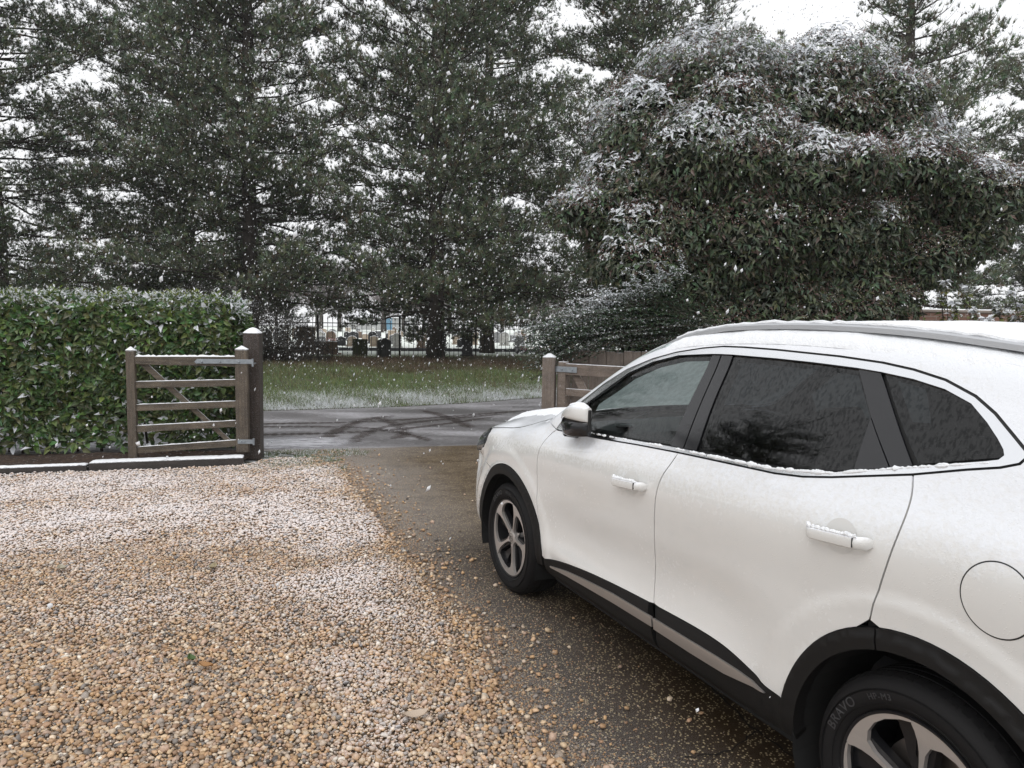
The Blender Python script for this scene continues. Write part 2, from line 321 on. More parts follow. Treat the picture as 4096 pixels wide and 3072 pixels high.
# ================= the car =================
def build_car():
    car=thing('parked_car','white SUV with dark rear windows and a snowy roof on the wet drive','car',(1.963,2.308,0),R(115.04))
    GX=np.arange(-.93,3.6301,.01);GZ=np.arange(.20,1.70,.004)
    Yc,Zc=section(GX);k9=int(9/12*(NS-1));G=np.empty((len(GX),len(GZ)))
    for i in range(len(GX)): G[i]=np.interp(GZ,np.maximum.accumulate(Zc[i,:k9+1]+np.arange(k9+1)*1e-7),Yc[i,:k9+1])
    xx,zz=np.meshgrid(GX,GZ,indexing='ij');G+=side_extra(xx,zz)
    Gx=np.gradient(G,.01,axis=0);Gz=np.gradient(G,.004,axis=1)
    def bil(A,x,z):
        i=np.clip((x-GX[0])/.01,0,len(GX)-1.001);j=np.clip((z-GZ[0])/.004,0,len(GZ)-1.001);a=i.astype(int);b=j.astype(int);u=i-a;v=j-b
        return (A[a,b]*(1-u)*(1-v)+A[a+1,b]*u*(1-v)+A[a,b+1]*(1-u)*v+A[a+1,b+1]*u*v)
    SY=lambda x,z:bil(G,x,z)
    def SN(x,z): return unit(np.stack([-bil(Gx,x,z),np.ones(len(x)),-bil(Gz,x,z)],-1))
    def dens(p,step=.02,closed=True):
        p=np.array(p,float);q=np.vstack([p,p[:1]]) if closed else p;o=[]
        for a,b in zip(q[:-1],q[1:]):
            n=max(1,int(math.ceil(np.linalg.norm(b-a)/step)))
            for k in range(n): o.append(a+(b-a)*k/n)
        if not closed:o.append(q[-1])
        return np.array(o)
    def smooth(p,it=2,closed=False):
        p=np.array(p,float)
        for _ in range(it):
            if closed: q=np.roll(p,-1,0);p=np.stack([p*.75+q*.25,p*.25+q*.75],1).reshape(-1,2)
            else:
                a,b=p[:-1],p[1:];m=np.stack([a*.75+b*.25,a*.25+b*.75],1).reshape(-1,2);p=np.vstack([p[:1],m[1:-1],p[-1:]])
        return p
    def area(p): return .5*np.sum(p[:,0]*np.roll(p[:,1],-1)-np.roll(p[:,0],-1)*p[:,1])
    def inset(p,d):
        if area(p)<0:p=p[::-1]
        e=unit(np.roll(p,-1,0)-p);n=np.stack([-e[:,1],e[:,0]],-1);m=n+np.roll(n,1,0);m=m/(np.maximum((m*m).sum(1)/2,.35))[:,None]
        return p+m*d
    def inside(P,poly):
        x,y=P[:,0],P[:,1];c=np.zeros(len(P),bool);q=np.roll(poly,-1,0)
        for (x1,y1),(x2,y2) in zip(poly,q):
            if y1==y2: continue
            k=((y1>y)!=(y2>y));c^= k&(x<(x2-x1)*(y-y1)/(y2-y1)+x1)
        return c
    def patch(name,outer,mat,parent,off=0.,holes=(),ret=.012,step=.03,edge=.02,side=1,extra=None,offf=None):
        """a body panel: an outline in (x,z) laid on the side surface, its edge turned inwards"""
        outs=[dens(outer,edge)]+[dens(h,edge) for h in holes]
        pts=np.vstack(outs);E=[];n=0
        for o in outs: E+=[(n+i,n+(i+1)%len(o)) for i in range(len(o))];n+=len(o)
        lo,hi=pts.min(0),pts.max(0)
        g=np.array([(x,z) for i,x in enumerate(np.arange(lo[0]+step/2,hi[0],step)) for z in np.arange(lo[1]+(step/2 if i%2 else 0)+.004,hi[1],step*.7)])
        if len(g):
            k=inside(g,outs[0])
            for h in outs[1:]:k&=~inside(g,h)
            g=g[k]
            if len(g):
                dmin=np.min(np.hypot(g[:,None,0]-pts[None,:,0],g[:,None,1]-pts[None,:,1]),1);g=g[dmin>edge*.45]
                pts=np.vstack([pts,g])
        r=delaunay_2d_cdt([Vector(p) for p in pts],E,[],0,1e-6)
        P=np.array([tuple(v) for v in r[0]]);T=np.array([f for f in r[2]])
        c=P[T].mean(1);k=inside(c,outs[0])
        for h in outs[1:]:k&=~inside(c,h)
        T=T[k]
        a=P[T];ar=(a[:,1,0]-a[:,0,0])*(a[:,2,1]-a[:,0,1])-(a[:,2,0]-a[:,0,0])*(a[:,1,1]-a[:,0,1])
        T=T[abs(ar)>1e-10];ar=ar[abs(ar)>1e-10];T[ar>0]=T[ar>0][:,::-1]
        def lift(P,o):
            y=SY(P[:,0],P[:,1])+o
            if offf is not None:y=y+offf(P[:,0],P[:,1])
            return np.stack([P[:,0],y,P[:,1]],-1)
        V=lift(P,off);N=SN(P[:,0],P[:,1]);F=list(T);n=len(V)
        Vs=[V];Ns=[N];Fs=[T]
        if ret>0:
            for o in outs:
                A=lift(o,off);nn=SN(o[:,0],o[:,1]);B=A-nn*ret;m=len(o);e=unit(np.roll(o,-1,0)-np.roll(o,1,0));s=np.sign(area(o)) if o is outs[0] else -np.sign(area(o))
                en=np.stack([e[:,1]*s,0*s+np.zeros(m),-e[:,0]*s],-1)
                i=np.arange(m);j=(i+1)%m;q=np.stack([n+i,n+j,n+m+j],-1);q2=np.stack([n+i,n+m+j,n+m+i],-1)
                Vs+=[A,B];Ns+=[en,en];Fs+=[q,q2];n+=2*m
        V=np.vstack(Vs);N=np.vstack(Ns);F=np.vstack(Fs)
        if extra is not None:
            V2,F2,N2=extra;F=np.vstack([F,F2+len(V)]);V=np.vstack([V,V2]);N=np.vstack([N,N2])
        obs=[]
        V=V.copy();N=N.copy()
        if side<0: V[:,1]*=-1;N[:,1]*=-1;F=F[:,::-1]
        return link(name,mesh_np(name,V,F,normals=N),mat,parent)
    def both(name,outer,mat,parent,**k):
        a=patch(name,outer,mat,parent,side=1,**k);return a,patch(name,outer,mat,parent,side=-1,**k)
    def topgrid(xs,k0,k1,off=0.,noise=None,nj=48):
        """a piece of the loft between section parameters k0..12 and back down the other side"""
        Y,Z=section(np.asarray(xs));s=np.linspace(0,12,NS);js=np.linspace(k0,k1,nj);Yj=np.array([np.interp(js,s,y) for y in Y]);Zj=np.array([np.interp(js,s,z) for z in Z])
        if k1==12: Yj=np.hstack([Yj,-Yj[:,-2::-1]]);Zj=np.hstack([Zj,Zj[:,-2::-1]])
        X=np.repeat(np.asarray(xs)[:,None],Yj.shape[1],1);P=np.stack([X,Yj,Zj],-1)
        du=np.gradient(P,axis=0);dv=np.gradient(P,axis=1);N=unit(np.cross(dv,du));N*=np.where(N[...,2:]<-.2,-1,1)
        N=np.where((N[...,2:]<0),-N,N)
        if callable(off): off=off(X,Yj)[...,None]
        P=P+N*off;a,b=X.shape;i=np.arange(a*b).reshape(a,b)
        Q=np.stack([i[:-1,:-1],i[1:,:-1],i[1:,1:],i[:-1,1:]],-1).reshape(-1,4)
        return P.reshape(-1,3),Q,N.reshape(-1,3)
    # ---- outlines (x,z)
    dlo=[(2.20,1.092),(2.0,1.10),(1.94,1.104),(1.70,1.118),(1.41,1.136),(1.113,1.15),(.91,1.157),(.73,1.163),(.58,1.168),(.46,1.18),(.35,1.20),(.092,1.258),(-.05,1.298),(-.13,1.318),(-.172,1.335),(-.183,1.352),(-.178,1.368),(-.13,1.405),(-.07,1.45),(0,1.49),(.10,1.527),(.21,1.550),(.325,1.565),(.5,1.577),(.80,1.588),(.98,1.591),(1.102,1.59),(1.23,1.578),(1.40,1.553),(1.56,1.515),(1.75,1.452),(1.92,1.365),(2.06,1.265),(2.16,1.165)]
    dlo=np.array(dlo)
    dli=np.array([(2.13,1.118),(1.95,1.126),(1.713,1.139),(1.425,1.152),(1.185,1.165),(.99,1.173),(.735,1.180),(.60,1.185),(.521,1.190),(.344,1.215),(.173,1.257),(.089,1.281),(-.012,1.308),(-.09,1.328),(-.120,1.337),(-.130,1.350),(-.123,1.364),(-.10,1.388),(-.058,1.425),(.003,1.469),(.092,1.501),(.20,1.522),(.322,1.536),(.415,1.543),(.60,1.551),(.784,1.556),(1.03,1.559),(1.104,1.558),(1.157,1.556),(1.26,1.549),(1.375,1.54),(1.546,1.502),(1.717,1.437),(1.85,1.352),(1.98,1.265)])
    gap1=smooth([(2.20,1.092),(2.245,1.06),(2.272,.97),(2.286,.86),(2.288,.74),(2.275,.62),(2.245,.50),(2.195,.372)])
    gap2=smooth([(1.113,1.15),(1.128,1.11),(1.163,1.04),(1.185,.94),(1.195,.83),(1.205,.70),(1.214,.58),(1.206,.50),(1.186,.47),(1.180,.40),(1.175,.28)])
    gap3=smooth([(.092,1.258),(.073,1.20),(.07,1.12),(.09,1.02),(.118,.92),(.138,.835),(.152,.75)])
    clt=smooth([(2.195,.372),(2.02,.412),(1.78,.443),(1.51,.463),(1.183,.478),(.95,.486),(.80,.485),(.70,.474),(.60,.450),(.53,.428),(.43,.425)])
    CF=(2.68,.35);CR=(-.02,.35)
    def arc(c,r,a0,a1,n=40,sq=0.): 
        w=np.linspace(R(a0),R(a1),n);return np.stack([c[0]+r*np.cos(w),c[1]+r*np.sin(w)],-1)
    aF=arc(CF,.462,176,-4);aR=arc(CR,.48,10,190)
    aR=aR[aR[:,1]>.30]
    ze=lambda xs:np.stack([xs,zedge(xs)-.001],-1)
    clip=lambda c,a,b:np.array([p for p in c if a<=p[1]<=b])
    P_=M['paint']
    for sd in (1,-1):
        K=dict(side=sd)
        g2u=clip(gap2,.477,2)
        fd=np.vstack([[p for p in dlo if 1.2<p[0]<2.1 and p[1]<1.14],[(1.113,1.15)],g2u[1:],[p for p in clt[::-1] if 1.2<p[0]<2.18],gap1[::-1]])
        door=patch('front_door',inset(fd,.003),P_,car,**K)
        rd=np.vstack([g2u[::-1],[p for p in dlo if .1<p[0]<1.1 and p[1]<1.27],[p for p in gap3 if p[1]>.806],[p for p in aR[::-1] if p[0]>.149 and p[1]>.426],[p for p in clt[::-1] if p[0]<1.17]])
        rdoor=patch('rear_door',inset(rd,.003),P_,car,**K)
        hl=np.array([(2.46,1.125),(2.55,1.09),(2.62,1.06),(2.78,1.02),(3.01,.992),(3.20,.963),(3.30,.945)])
        hl=smooth(hl,1)
        head=np.array([(3.09,.952),(3.17,.958),(3.30,.948),(3.42,.90),(3.50,.84),(3.52,.76),(3.40,.775),(3.285,.803),(3.235,.81),(3.155,.855),(3.098,.905)])
        fen=np.vstack([gap1,[p for p in arc(CF,.462,176,58)],[(3.0,.745),(3.10,.755),(3.186,.776),(3.176,.83),(3.148,.853),(3.092,.903),(3.084,.953),(3.12,.968),(3.2,.966)],hl[::-1][2:],[(2.40,1.135),(2.30,1.115)]])
        patch('front_wing',inset(fen,.0028),P_,car,**K)
        bz=np.vstack([arc(CF,.4635,56.5,-3,24),[(3.14,.30),(3.40,.26),(3.60,.26),(3.61,.40),(3.61,.60),(3.60,.74),(3.52,.757),(3.40,.772),(3.288,.799),(3.237,.806),(3.184,.835),(3.1915,.771),(3.10,.7495),(3.0,.7395)]])
        patch('front_bumper',bz,P_,car,**K)
        patch('headlight',inset(head,.004),M['lamp'],car,off=-.004,**K)
        xs=np.arange(2.40,-.931,-.05)
        bs=np.vstack([[(2.30,1.118),(2.205,1.094)],dlo[::-1][:-1][:len(dlo)-12] if False else np.vstack([dlo[:0]]),])
        i0=int(np.argmin(np.hypot(dlo[:,0]-.092,dlo[:,1]-1.258)))
        top=dlo[i0:][::-1]          # from the front tip back along the top and round the rear corner to the door gap
        arr=np.array([p for p in aR if p[0]<.140])
        arr=arr[arr[:,1]>.3]
        bs=np.vstack([[(2.30,1.116),(2.206,1.094)],top,[p for p in gap3 if p[1]>.806][1:],arr,[(-.50,.30),(-.60,.27),(-.92,.27)],[(-.928,z) for z in np.arange(.35,1.19,.06)],ze(xs[::-1]),[(2.40,1.137)]])
        patch('body_side',inset(bs,.0028),P_,car,**K)
        # bonnet sides join the bonnet top below
        bon=np.vstack([[(2.46,1.128)],hl[1:]+[0,.002],[(3.40,.91),(3.50,.85),(3.57,.775)],ze(np.arange(3.57,2.449,-.04))])
        if sd>0: bonL=bon
        # window surround
        ro=inset(dlo,.004);ri=dli
        patch('window_surround',dlo,M['rubber'],car,off=-.006,holes=[inset(dlo,.010)],ret=.01,edge=.015,**K)
        ring=patch('window_trim',ro,M['chrome'],car,off=.003,holes=[ri],ret=.012,edge=.012,step=.012,**K)
        glf=np.array([(1.965,1.278),(1.85,1.347),(1.717,1.432),(1.546,1.497),(1.375,1.534),(1.26,1.543),(1.157,1.549),(1.168,1.365),(1.186,1.171),(1.425,1.157),(1.713,1.144),(1.965,1.133)])
        glr=np.array([(1.028,1.552),(.784,1.549),(.60,1.545),(.417,1.537),(.298,1.399),(.291,1.232),(.344,1.221),(.43,1.207),(.521,1.197),(.60,1.192),(.735,1.187),(.99,1.180),(1.014,1.180),(1.027,1.393)])
        q=np.array([(.312,1.531),(.201,1.518),(.092,1.496),(.003,1.464),(-.058,1.420),(-.098,1.387),(-.120,1.362),(-.124,1.350),(-.116,1.341),(-.012,1.314),(.089,1.288),(.095,1.289),(.207,1.409)])
        holes=[inset(glf,.012),inset(glr,.012),inset(q,.012)]
        patch('window_seal',inset(dli,-.004),M['rubber'],car,off=-.022,holes=holes,ret=.03,**K)
        f=patch('front_window',glf,M['glass'] if sd>0 else M['frost'],car,off=-.013,ret=0,**K)
        f=patch('rear_window',glr,M['privacy'],car,off=-.013,ret=0,**K)
        f=patch('quarter_window',q,M['privacy'],car,off=-.010,ret=0,**K)
        for nm,pl in (('front_pillar_trim',[(1.157,1.552),(1.105,1.554),(1.103,1.352),(1.103,1.169),(1.184,1.168),(1.170,1.365)]),('rear_pillar_trim',[(1.097,1.554),(1.032,1.555),(1.030,1.393),(1.018,1.175),(1.095,1.170),(1.096,1.352)]),
                      ('rear_pillar_trim',[(.413,1.539),(.328,1.534),(.219,1.409),(.107,1.280),(.170,1.262),(.296,1.397)]),('rear_door_vent',[(.295,1.392),(.176,1.262),(.288,1.234)]),('door_sail',[(1.968,1.272),(1.985,1.262),(2.125,1.122),(1.968,1.130)])):
            patch(nm,pl,M['gloss'],car,off=-.007,ret=.01,**K)
        # seals behind the shut gaps
        for nm,gp in (('door_seal',gap1),('door_seal',gap2),('door_seal',gap3),('door_seal',hl)):
            a=np.vstack([gp+[.012,0],(gp-[.012,0])[::-1]]) if nm and gp is not hl else np.vstack([gp+[0,.012],(gp-[0,.012])[::-1]])
            a[:,1]=np.minimum(a[:,1],1.2);patch(nm,a,M['void'],car,off=-.016,ret=0,edge=.03,**K)
        # black cladding and the satin strip
        sb=np.array([(2.195,.30),(2.10,.262),(1.9,.255),(1.4,.265),(.9,.285),(.55,.30),(.43,.31)])
        for a,b in ((1.183,2.3),(.40,1.175)):
            up=[p for p in clt if a<p[0]<b];lo=[p for p in sb if a<p[0]<b]
            o=np.vstack([up,[(up[-1][0] if a<1 else a,.28+.01*(a<1))] if a>1 else [(.43,.31)],[p for p in sb[::-1] if a<p[0]<b]])
            if a<1:o=np.vstack([up,[(.43,.31)],[p for p in sb[::-1] if .44<p[0]<b],[(1.175,.272)]])
            else:o=np.vstack([up,[(1.183,.272)],[p for p in sb[::-1] if a<p[0]<b]])
            patch('sill_cladding',o,M['clad'],car,off=.004,ret=.03,**K)
        st=np.array([(2.128,.352),(1.95,.383),(1.778,.402),(1.499,.424),(1.186,.430)]);sb2=np.array([(1.186,.385),(1.505,.378),(1.78,.366),(1.95,.358),(2.12,.346)])
        patch('sill_strip',np.vstack([st,sb2]),M['satin'],car,off=.012,ret=.01,**K)
        st=np.array([(1.174,.430),(.925,.433),(.779,.435),(.673,.431),(.60,.424),(.529,.412)]);sb2=np.array([(.738,.385),(.933,.380),(1.174,.380)])
        patch('sill_strip',np.vstack([st,sb2]),M['satin'],car,off=.012,ret=.01,**K)
        o=np.vstack([arc(CF,.462,-8,183,60),arc(CF,.402,184,-8,60)]);patch('front_arch_trim',o,M['clad'],car,off=.006,ret=.05,step=.025,**K)
        w0=math.degrees(math.atan2(.835-.35,.138+.02))
        o=np.vstack([arc(CR,.48,-3,w0+1.2,30),arc(CR,.42,w0+.2,-5,30)]);patch('rear_arch_trim',o,M['clad'],car,off=.006,ret=.05,step=.025,**K)
        o=np.vstack([arc(CR,.48,w0+2,188,30),arc(CR,.42,187,w0+1.0,30)]);patch('rear_arch_trim',o,M['clad'],car,off=.006,ret=.05,step=.025,**K)
        # snow on the window ledge
        led=np.array([(2.05,1.118),(1.7,1.134),(1.425,1.148),(1.113,1.163),(.91,1.169),(.735,1.176),(.60,1.181),(.48,1.195),(.35,1.212),(.12,1.272),(-.02,1.305),(-.10,1.325)])
        led=dens(led,.004,False);n=len(led);rn=np.convolve(rng.normal(0,1,n+8),np.ones(7)/4.2,'same')[:n];rad=np.clip(.0045+.0040*rn+.0025*np.clip((1.2-led[:,0])/.5,0,1),.0015,.014)
        b=MB();yy=SY(led[:,0],led[:,1]);b.tube(np.stack([led[:,0],yy*1.0+.000,led[:,1]],-1)*[1,sd,1],rad,8)
        b.build('window_ledge_snow',M['snow'],car,smooth=True)
        # handles
        for hx0,hx1,hz0,hz1,mx in ((1.485,1.245,.966,.984,.05),(.372,.142,1.035,1.052,.05)):
            cx=(hx0+hx1)/2;cz=(hz0+hz1)/2
            dish_shade=np.array([(cx+.055*math.cos(w)*1.05,cz+.052*math.sin(w)) for w in np.linspace(0,2*math.pi,36,endpoint=False)])
            par=door if hx0>1 else rdoor
            patch('handle_recess_shade',dish_shade,M['dish_shade'],par,off=.0012,ret=.0,step=.01,edge=.008,**K,offf=lambda x,z,cx=cx,cz=cz:0.*x)  # flat disc on the door; the hollow is only painted as shade
            n=28;t=np.linspace(0,1,n);hx=hx0+(hx1-hx0)*t;hz=hz0+(hz1-hz0)*t;ys=SY(hx,hz)
            bow=.036*np.minimum(1,np.minimum(t,1-t)*7)**.6;V=[];prof=[(-.019,0),(-.021,.006),(-.016,.013),(0,.016),(.013,.013),(.018,.006),(.016,0),(0,-.004)]
            for k in range(n):
                e=min(1,min(t[k],1-t[k])*26+.55)
                for pz,py in prof: V.append((hx[k],(ys[k]+bow[k]-.002+py*e)*sd,hz[k]+pz*e))
            m=len(prof);Fq=[(k*m+j,k*m+(j+1)%m,(k+1)*m+(j+1)%m,(k+1)*m+j) for k in range(n-1) for j in range(m)]+[tuple(range(m)),tuple((n-1)*m+j for j in range(m))]
            b=MB();b.add(V,Fq);h=b.build('door_handle',P_,par,smooth=True)
            b=MB();sx=np.linspace(hx0-.006,hx1+.03,60);tz=(sx-hx0)/(hx1-hx0);rn=np.abs(rng.normal(0,1,60));bw=.036*np.minimum(1,np.minimum(tz,1-tz)*7).clip(0,1)**.6
            b.tube(np.stack([sx,(SY(sx,hz0+0*sx)+bw+.004)*sd,hz0+(hz1-hz0)*tz+.017+.002*rn],-1),.0040+.0025*rn.clip(0,1.5),7);b.build('handle_snow',M['snow'],h,smooth=True)
            b=MB();b.box((hx1-.001+.034,0,hz1-.021),(hx1+.0355,1,hz1+.017));
            yk=float(SY(np.array([hx1+.03]),np.array([hz1]))[0])+.036
            b=MB();b.box((hx1+.0335,min(sd*(yk-.01),sd*(yk+.0165)),hz1-.016),(hx1+.0350,max(sd*(yk-.01),sd*(yk+.0165)),hz1+.012));b.build('lock_gap',M['rubber'],h)
        # fuel flap
        if sd>0:
            w=np.linspace(0,2*math.pi,60,endpoint=False);fl=np.stack([-.205+.088*np.cos(w),1.008+.093*np.sin(w)],-1)
            patch('flap_gap',inset(fl,-.003),M['rubber'],car,off=.0006,holes=[inset(fl,.0005)],ret=0,edge=.01,step=.005)
            patch('fuel_flap',inset(fl,.001),P_,car,off=.0018,ret=.003,edge=.01)
        # mirror, folded against the door
        tx=np.array([1.985,1.965,1.935,1.90,1.86,1.81,1.765,1.738,1.732])
        zt=np.interp(tx,[1.73,1.76,1.82,1.88,1.93,1.965,1.985],[1.268,1.280,1.283,1.264,1.232,1.205,1.182])
        zl=np.interp(tx,[1.73,1.80,1.95,1.985],[1.128,1.115,1.108,1.150])
        yo=np.interp(tx,[1.73,1.745,1.78,1.85,1.95,1.985],[.950,.974,.995,1.000,.976,.954]);yi=.925+0*tx
        def shell(zl,zh,name,mat,par,ins=0.,ex=.7):
            b=MB();L=28;V=[]
            for x,l,h,o,i_ in zip(tx,zl,zh,yo,yi):
                for j in range(L):
                    a=2*math.pi*j/L;c,s_=math.cos(a),math.sin(a);q=lambda v:math.copysign(abs(v)**ex,v)
                    V.append((x,((o-ins+i_)/2+(o-ins-i_)/2*q(c))*sd,(l+h)/2+(h-l)/2*q(s_)))
            K2=len(tx);b.add(V,[(k*L+j,k*L+(j+1)%L,(k+1)*L+(j+1)%L,(k+1)*L+j) for k in range(K2-1) for j in range(L)]+[tuple(range(L)),tuple((K2-1)*L+j for j in range(L))])
            return b.build(name,mat,par,smooth=True)
        mr=shell(zl+.075*0+(1.196-zl),zt,'wing_mirror',P_,car)
        shell(zl,1.196+0*zl,'mirror_base',M['gloss'],mr,.004,.55)
        b=MB();b.box((1.722,min(.930*sd,.948*sd),1.15),(1.734,max(.930*sd,.948*sd),1.258),.004);b.build('mirror_rim',M['rubber'],mr)
        b=MB();b.tube([(1.95,.84*sd,1.11),(1.945,.95*sd,1.125)],[.035,.028],12);b.build('mirror_arm',M['gloss'],mr,smooth=True)
        b=MB();V=[]
        for k,(x,h,o,i_) in enumerate(zip(tx,zt,yo,yi)):
            e=1 if 0<k<8 else 0
            for a in np.linspace(-1,1,11): V.append((x,((o+i_)/2+(o-i_)/2*a*.97)*sd,h-.030*abs(a)**3-.012*abs(a)+e*.009*(1-abs(a)**4)+.0015*rng.normal()-.002*(1-e)))
        b.add(V,[(i*11+j,i*11+j+1,(i+1)*11+j+1,(i+1)*11+j) for i in range(8) for j in range(10)]);b.build('mirror_snow',M['snow'],mr,smooth=True)
        # roof rail
        xs=np.linspace(1.56,-.48,60);b=MB();V=[];t=np.linspace(0,1,60);Yr,Zr=section(xs);ky=int(9.25/12*(NS-1));yy=Yr[:,ky];zz=Zr[:,ky]
        lift=.031*np.minimum(1,np.minimum(t*5,(1-t)*7)).clip(0,1)**.7-.006
        for k in range(60):
            w=.014+.006*min(1,t[k]*8)
            for dy,dz in ((w,-.017),(w,.0),(w*.7,.006),(-w*.7,.008),(-w,.0),(-w,-.017)): V.append((xs[k],(yy[k]+dy)*sd,zz[k]+lift[k]+dz))
        b.add(V,[(k*6+j,k*6+(j+1)%6,(k+1)*6+(j+1)%6,(k+1)*6+j) for k in range(59) for j in range(6)]+[tuple(range(6)),tuple(59*6+j for j in range(6))])
        rl=b.build('roof_rail',M['rail'],car,smooth=True,angle=R(35))
        b=MB();sx=xs[2:-2];b.tube(np.stack([sx,(yy[2:-2]-.002)*sd,zz[2:-2]+lift[2:-2]+.009+.002*rng.normal(size=56)],-1),.009+.0015*rng.normal(size=56),8);b.build('rail_snow',M['snow'],rl,smooth=True)
        # wheels
        for wx,off in ((0.,84),(2.72,67)): wheel(car,wx,sd,off)
        # wheel wells and inner floor
        for c,r in ((CF,.405),(CR,.425)):
            b=MB();pf=[];w=np.linspace(R(-20),R(200),24)
            V=[(c[0]+r*math.cos(a),y*sd,c[1]+r*math.sin(a)) for a in w for y in (.935,.58)];b.add(V,[(2*i,2*i+1,2*i+3,2*i+2) for i in range(23)])
            b.add([(c[0]+r*math.cos(a),.58*sd,c[1]+r*math.sin(a)) for a in w],[tuple(range(24))]);b.build('wheel_well',M['void'],car)
    # ---- top pieces
    rf,qf,nf=topgrid(np.linspace(1.50,-.50,60),9,12);link('roof',mesh_np('roof',rf,None,qf,normals=nf),P_,car)
    v,q,n=topgrid(np.linspace(2.40,1.50,40),9,12,.0);link('windscreen',mesh_np('windscreen',v,None,q,normals=n),M['frost'],car)
    v,q,n=topgrid(np.linspace(-.50,-.88,16),9,12,.0);link('rear_screen',mesh_np('rear_screen',v,None,q,normals=n),M['privacy'],car)
    v,q,n=topgrid(np.linspace(3.575,2.44,60),9,12,.0)
    a=np.stack([q[:,[0,1,2]],q[:,[0,2,3]]],1).reshape(-1,3)
    v2=v*[1,1,1]
    # bonnet with both of its sides
    patch('bonnet',bonL,P_,car,extra=(v2,a[:,::-1] if False else a,n),ret=.008)
    patch('bonnet_edge',bonL,P_,car,side=-1,ret=.008)
    # snow layers: thickness with noise, thin and ragged at the borders
    def hsh(X,Y,s):
        return (np.sin(X*s*1.7+Y*s*.9+1)+np.sin(X*s*.7-Y*s*1.9+2.1)+np.sin(X*s*2.9+Y*s*2.3+.3)*.6+np.sin(-X*s*3.7+Y*s*4.1)*.4)/3
    def sroof(X,Y):
        e=np.minimum(np.minimum((1.49-X)/.07,(X+.52)/.07),(.63+.012*hsh(X,Y*0,14)-abs(Y))/.06+.9);r_=.018*np.clip((.66-abs(Y))/.10,.35,1);return r_*np.clip(e,-.4,1)+.004*hsh(X,Y,9)*np.clip(e,0,1)+.0010*hsh(X,Y,55)+.0006*hsh(X,Y,170)
    v,q,n=topgrid(np.linspace(1.52,-.54,260),8.75,12,sroof,90);link('roof_snow',mesh_np('roof_snow',v,None,q),M['snow'],car)
    def shood(X,Y):
        e=np.minimum((3.56+.02*hsh(X,Y,40)-X)/.10,(X-2.42)/.05);e=np.minimum(e,(.665+.008*hsh(X,Y*0,9)-abs(Y))/.07);return .012*np.clip(e,-.4,1)+.003*hsh(X,Y,12)+.0012*hsh(X,Y,70)
    v,q,n=topgrid(np.linspace(3.60,2.41,150),8.2,12,shood,70);link('bonnet_snow',mesh_np('bonnet_snow',v,None,q),M['snow'],car)
    v,q,n=topgrid(np.linspace(2.40,1.50,60),9.3,12,lambda X,Y:.006+.001*hsh(X,Y,50),40);link('windscreen_snow',mesh_np('windscreen_snow',v,None,q),M['frostsnow'],car)
    # cowl, nose cap, tail, floor
    b=MB();b.tube([(2.43,-.60,1.135),(2.43,0,1.168),(2.43,.60,1.135)],[.022,.024,.022],8);b.build('windscreen_wiper_cowl',M['clad'],car,smooth=True)
    def cap(x,name,mat,z0,z1,nx):
        Y,Z=section(np.array([x]));V=[(x,y,z) for y,z in zip(Y[0],Z[0])][::6];V+= [(x,-y,z) for _,y,z in V[::-1]];b=MB();b.add(V,[tuple(range(len(V)))]);return b.build(name,mat,car)
    cap(3.585,'front_grille',M['clad'],0,0,1);cap(-.925,'tailgate',P_,0,0,-1)
    v,q,n=topgrid(np.linspace(-.87,-.929,6),9,12);link('tailgate_lip',mesh_np('tailgate_lip',v,None,q,normals=n),P_,car)
    v,q,n=topgrid(np.linspace(3.57,3.615,6),8.5,12);link('bonnet_lip',mesh_np('bonnet_lip',v,None,q,normals=n),P_,car)
    for sd in(1,-1):
        b=MB();b.box((-.945,sd*.60 if sd>0 else -.80,.93),(-.915,sd*.80 if sd>0 else -.60,1.05),.01);b.build('tail_light',M['lampred'],car)
    b=MB();b.box((-.80,-.56,.20),(3.30,.56,.34));b.box((-.45,-.80,.26),(2.2,.80,.36));b.box((.45,-.86,.25),(2.18,.86,.30));b.build('underbody',M['void'],car)
    b=MB();b.box((.44,.84,.34),(2.2,.85,1.05));b.box((.44,-.85,.34),(2.2,-.84,1.05));b.box((2.2,-.80,.3),(2.24,.80,1.04));b.build('door_lining',M['interior'],car)
    b=MB();b.box((-.75,-.80,.9),(.25,.80,.93));b.build('boot_floor',M['interior'],car)
    # interior
    v,q,n=topgrid(np.linspace(1.46,-.48,20),9.2,12,-.03);link('headlining',mesh_np('headlining',v,None,q),M['inlight'],car)
    b=MB();V=[];prof=[(2.40,1.10),(2.20,1.135),(1.98,1.14),(1.86,1.11),(1.80,1.02),(1.84,.90),(1.90,.75)]
    for y in np.linspace(-.78,.78,12):
        for x,z in prof:V.append((x,y,z-.02*abs(y/.78)**3))
    m=len(prof);b.add(V,[(i*m+j,i*m+j+1,(i+1)*m+j+1,(i+1)*m+j) for i in range(11) for j in range(m-1)]);b.build('dashboard',M['interior'],car,smooth=True)
    b=MB();w=np.linspace(0,2*math.pi,33);ring=np.stack([1.66-.19*np.sin(w)*.38,-.36+.19*np.cos(w),1.02+.19*np.sin(w)*.92],-1);b.tube(ring,.015,8,False);b.tube([(1.66,-.55,1.02),(1.66,-.17,1.02)],.014,6);b.lathe([(0,-.02),(.06,-.01),(.06,.02),(0,.03)],16,'y',(1.66,-.36,1.02));b.build('steering_wheel',M['gloss'],car,smooth=True)
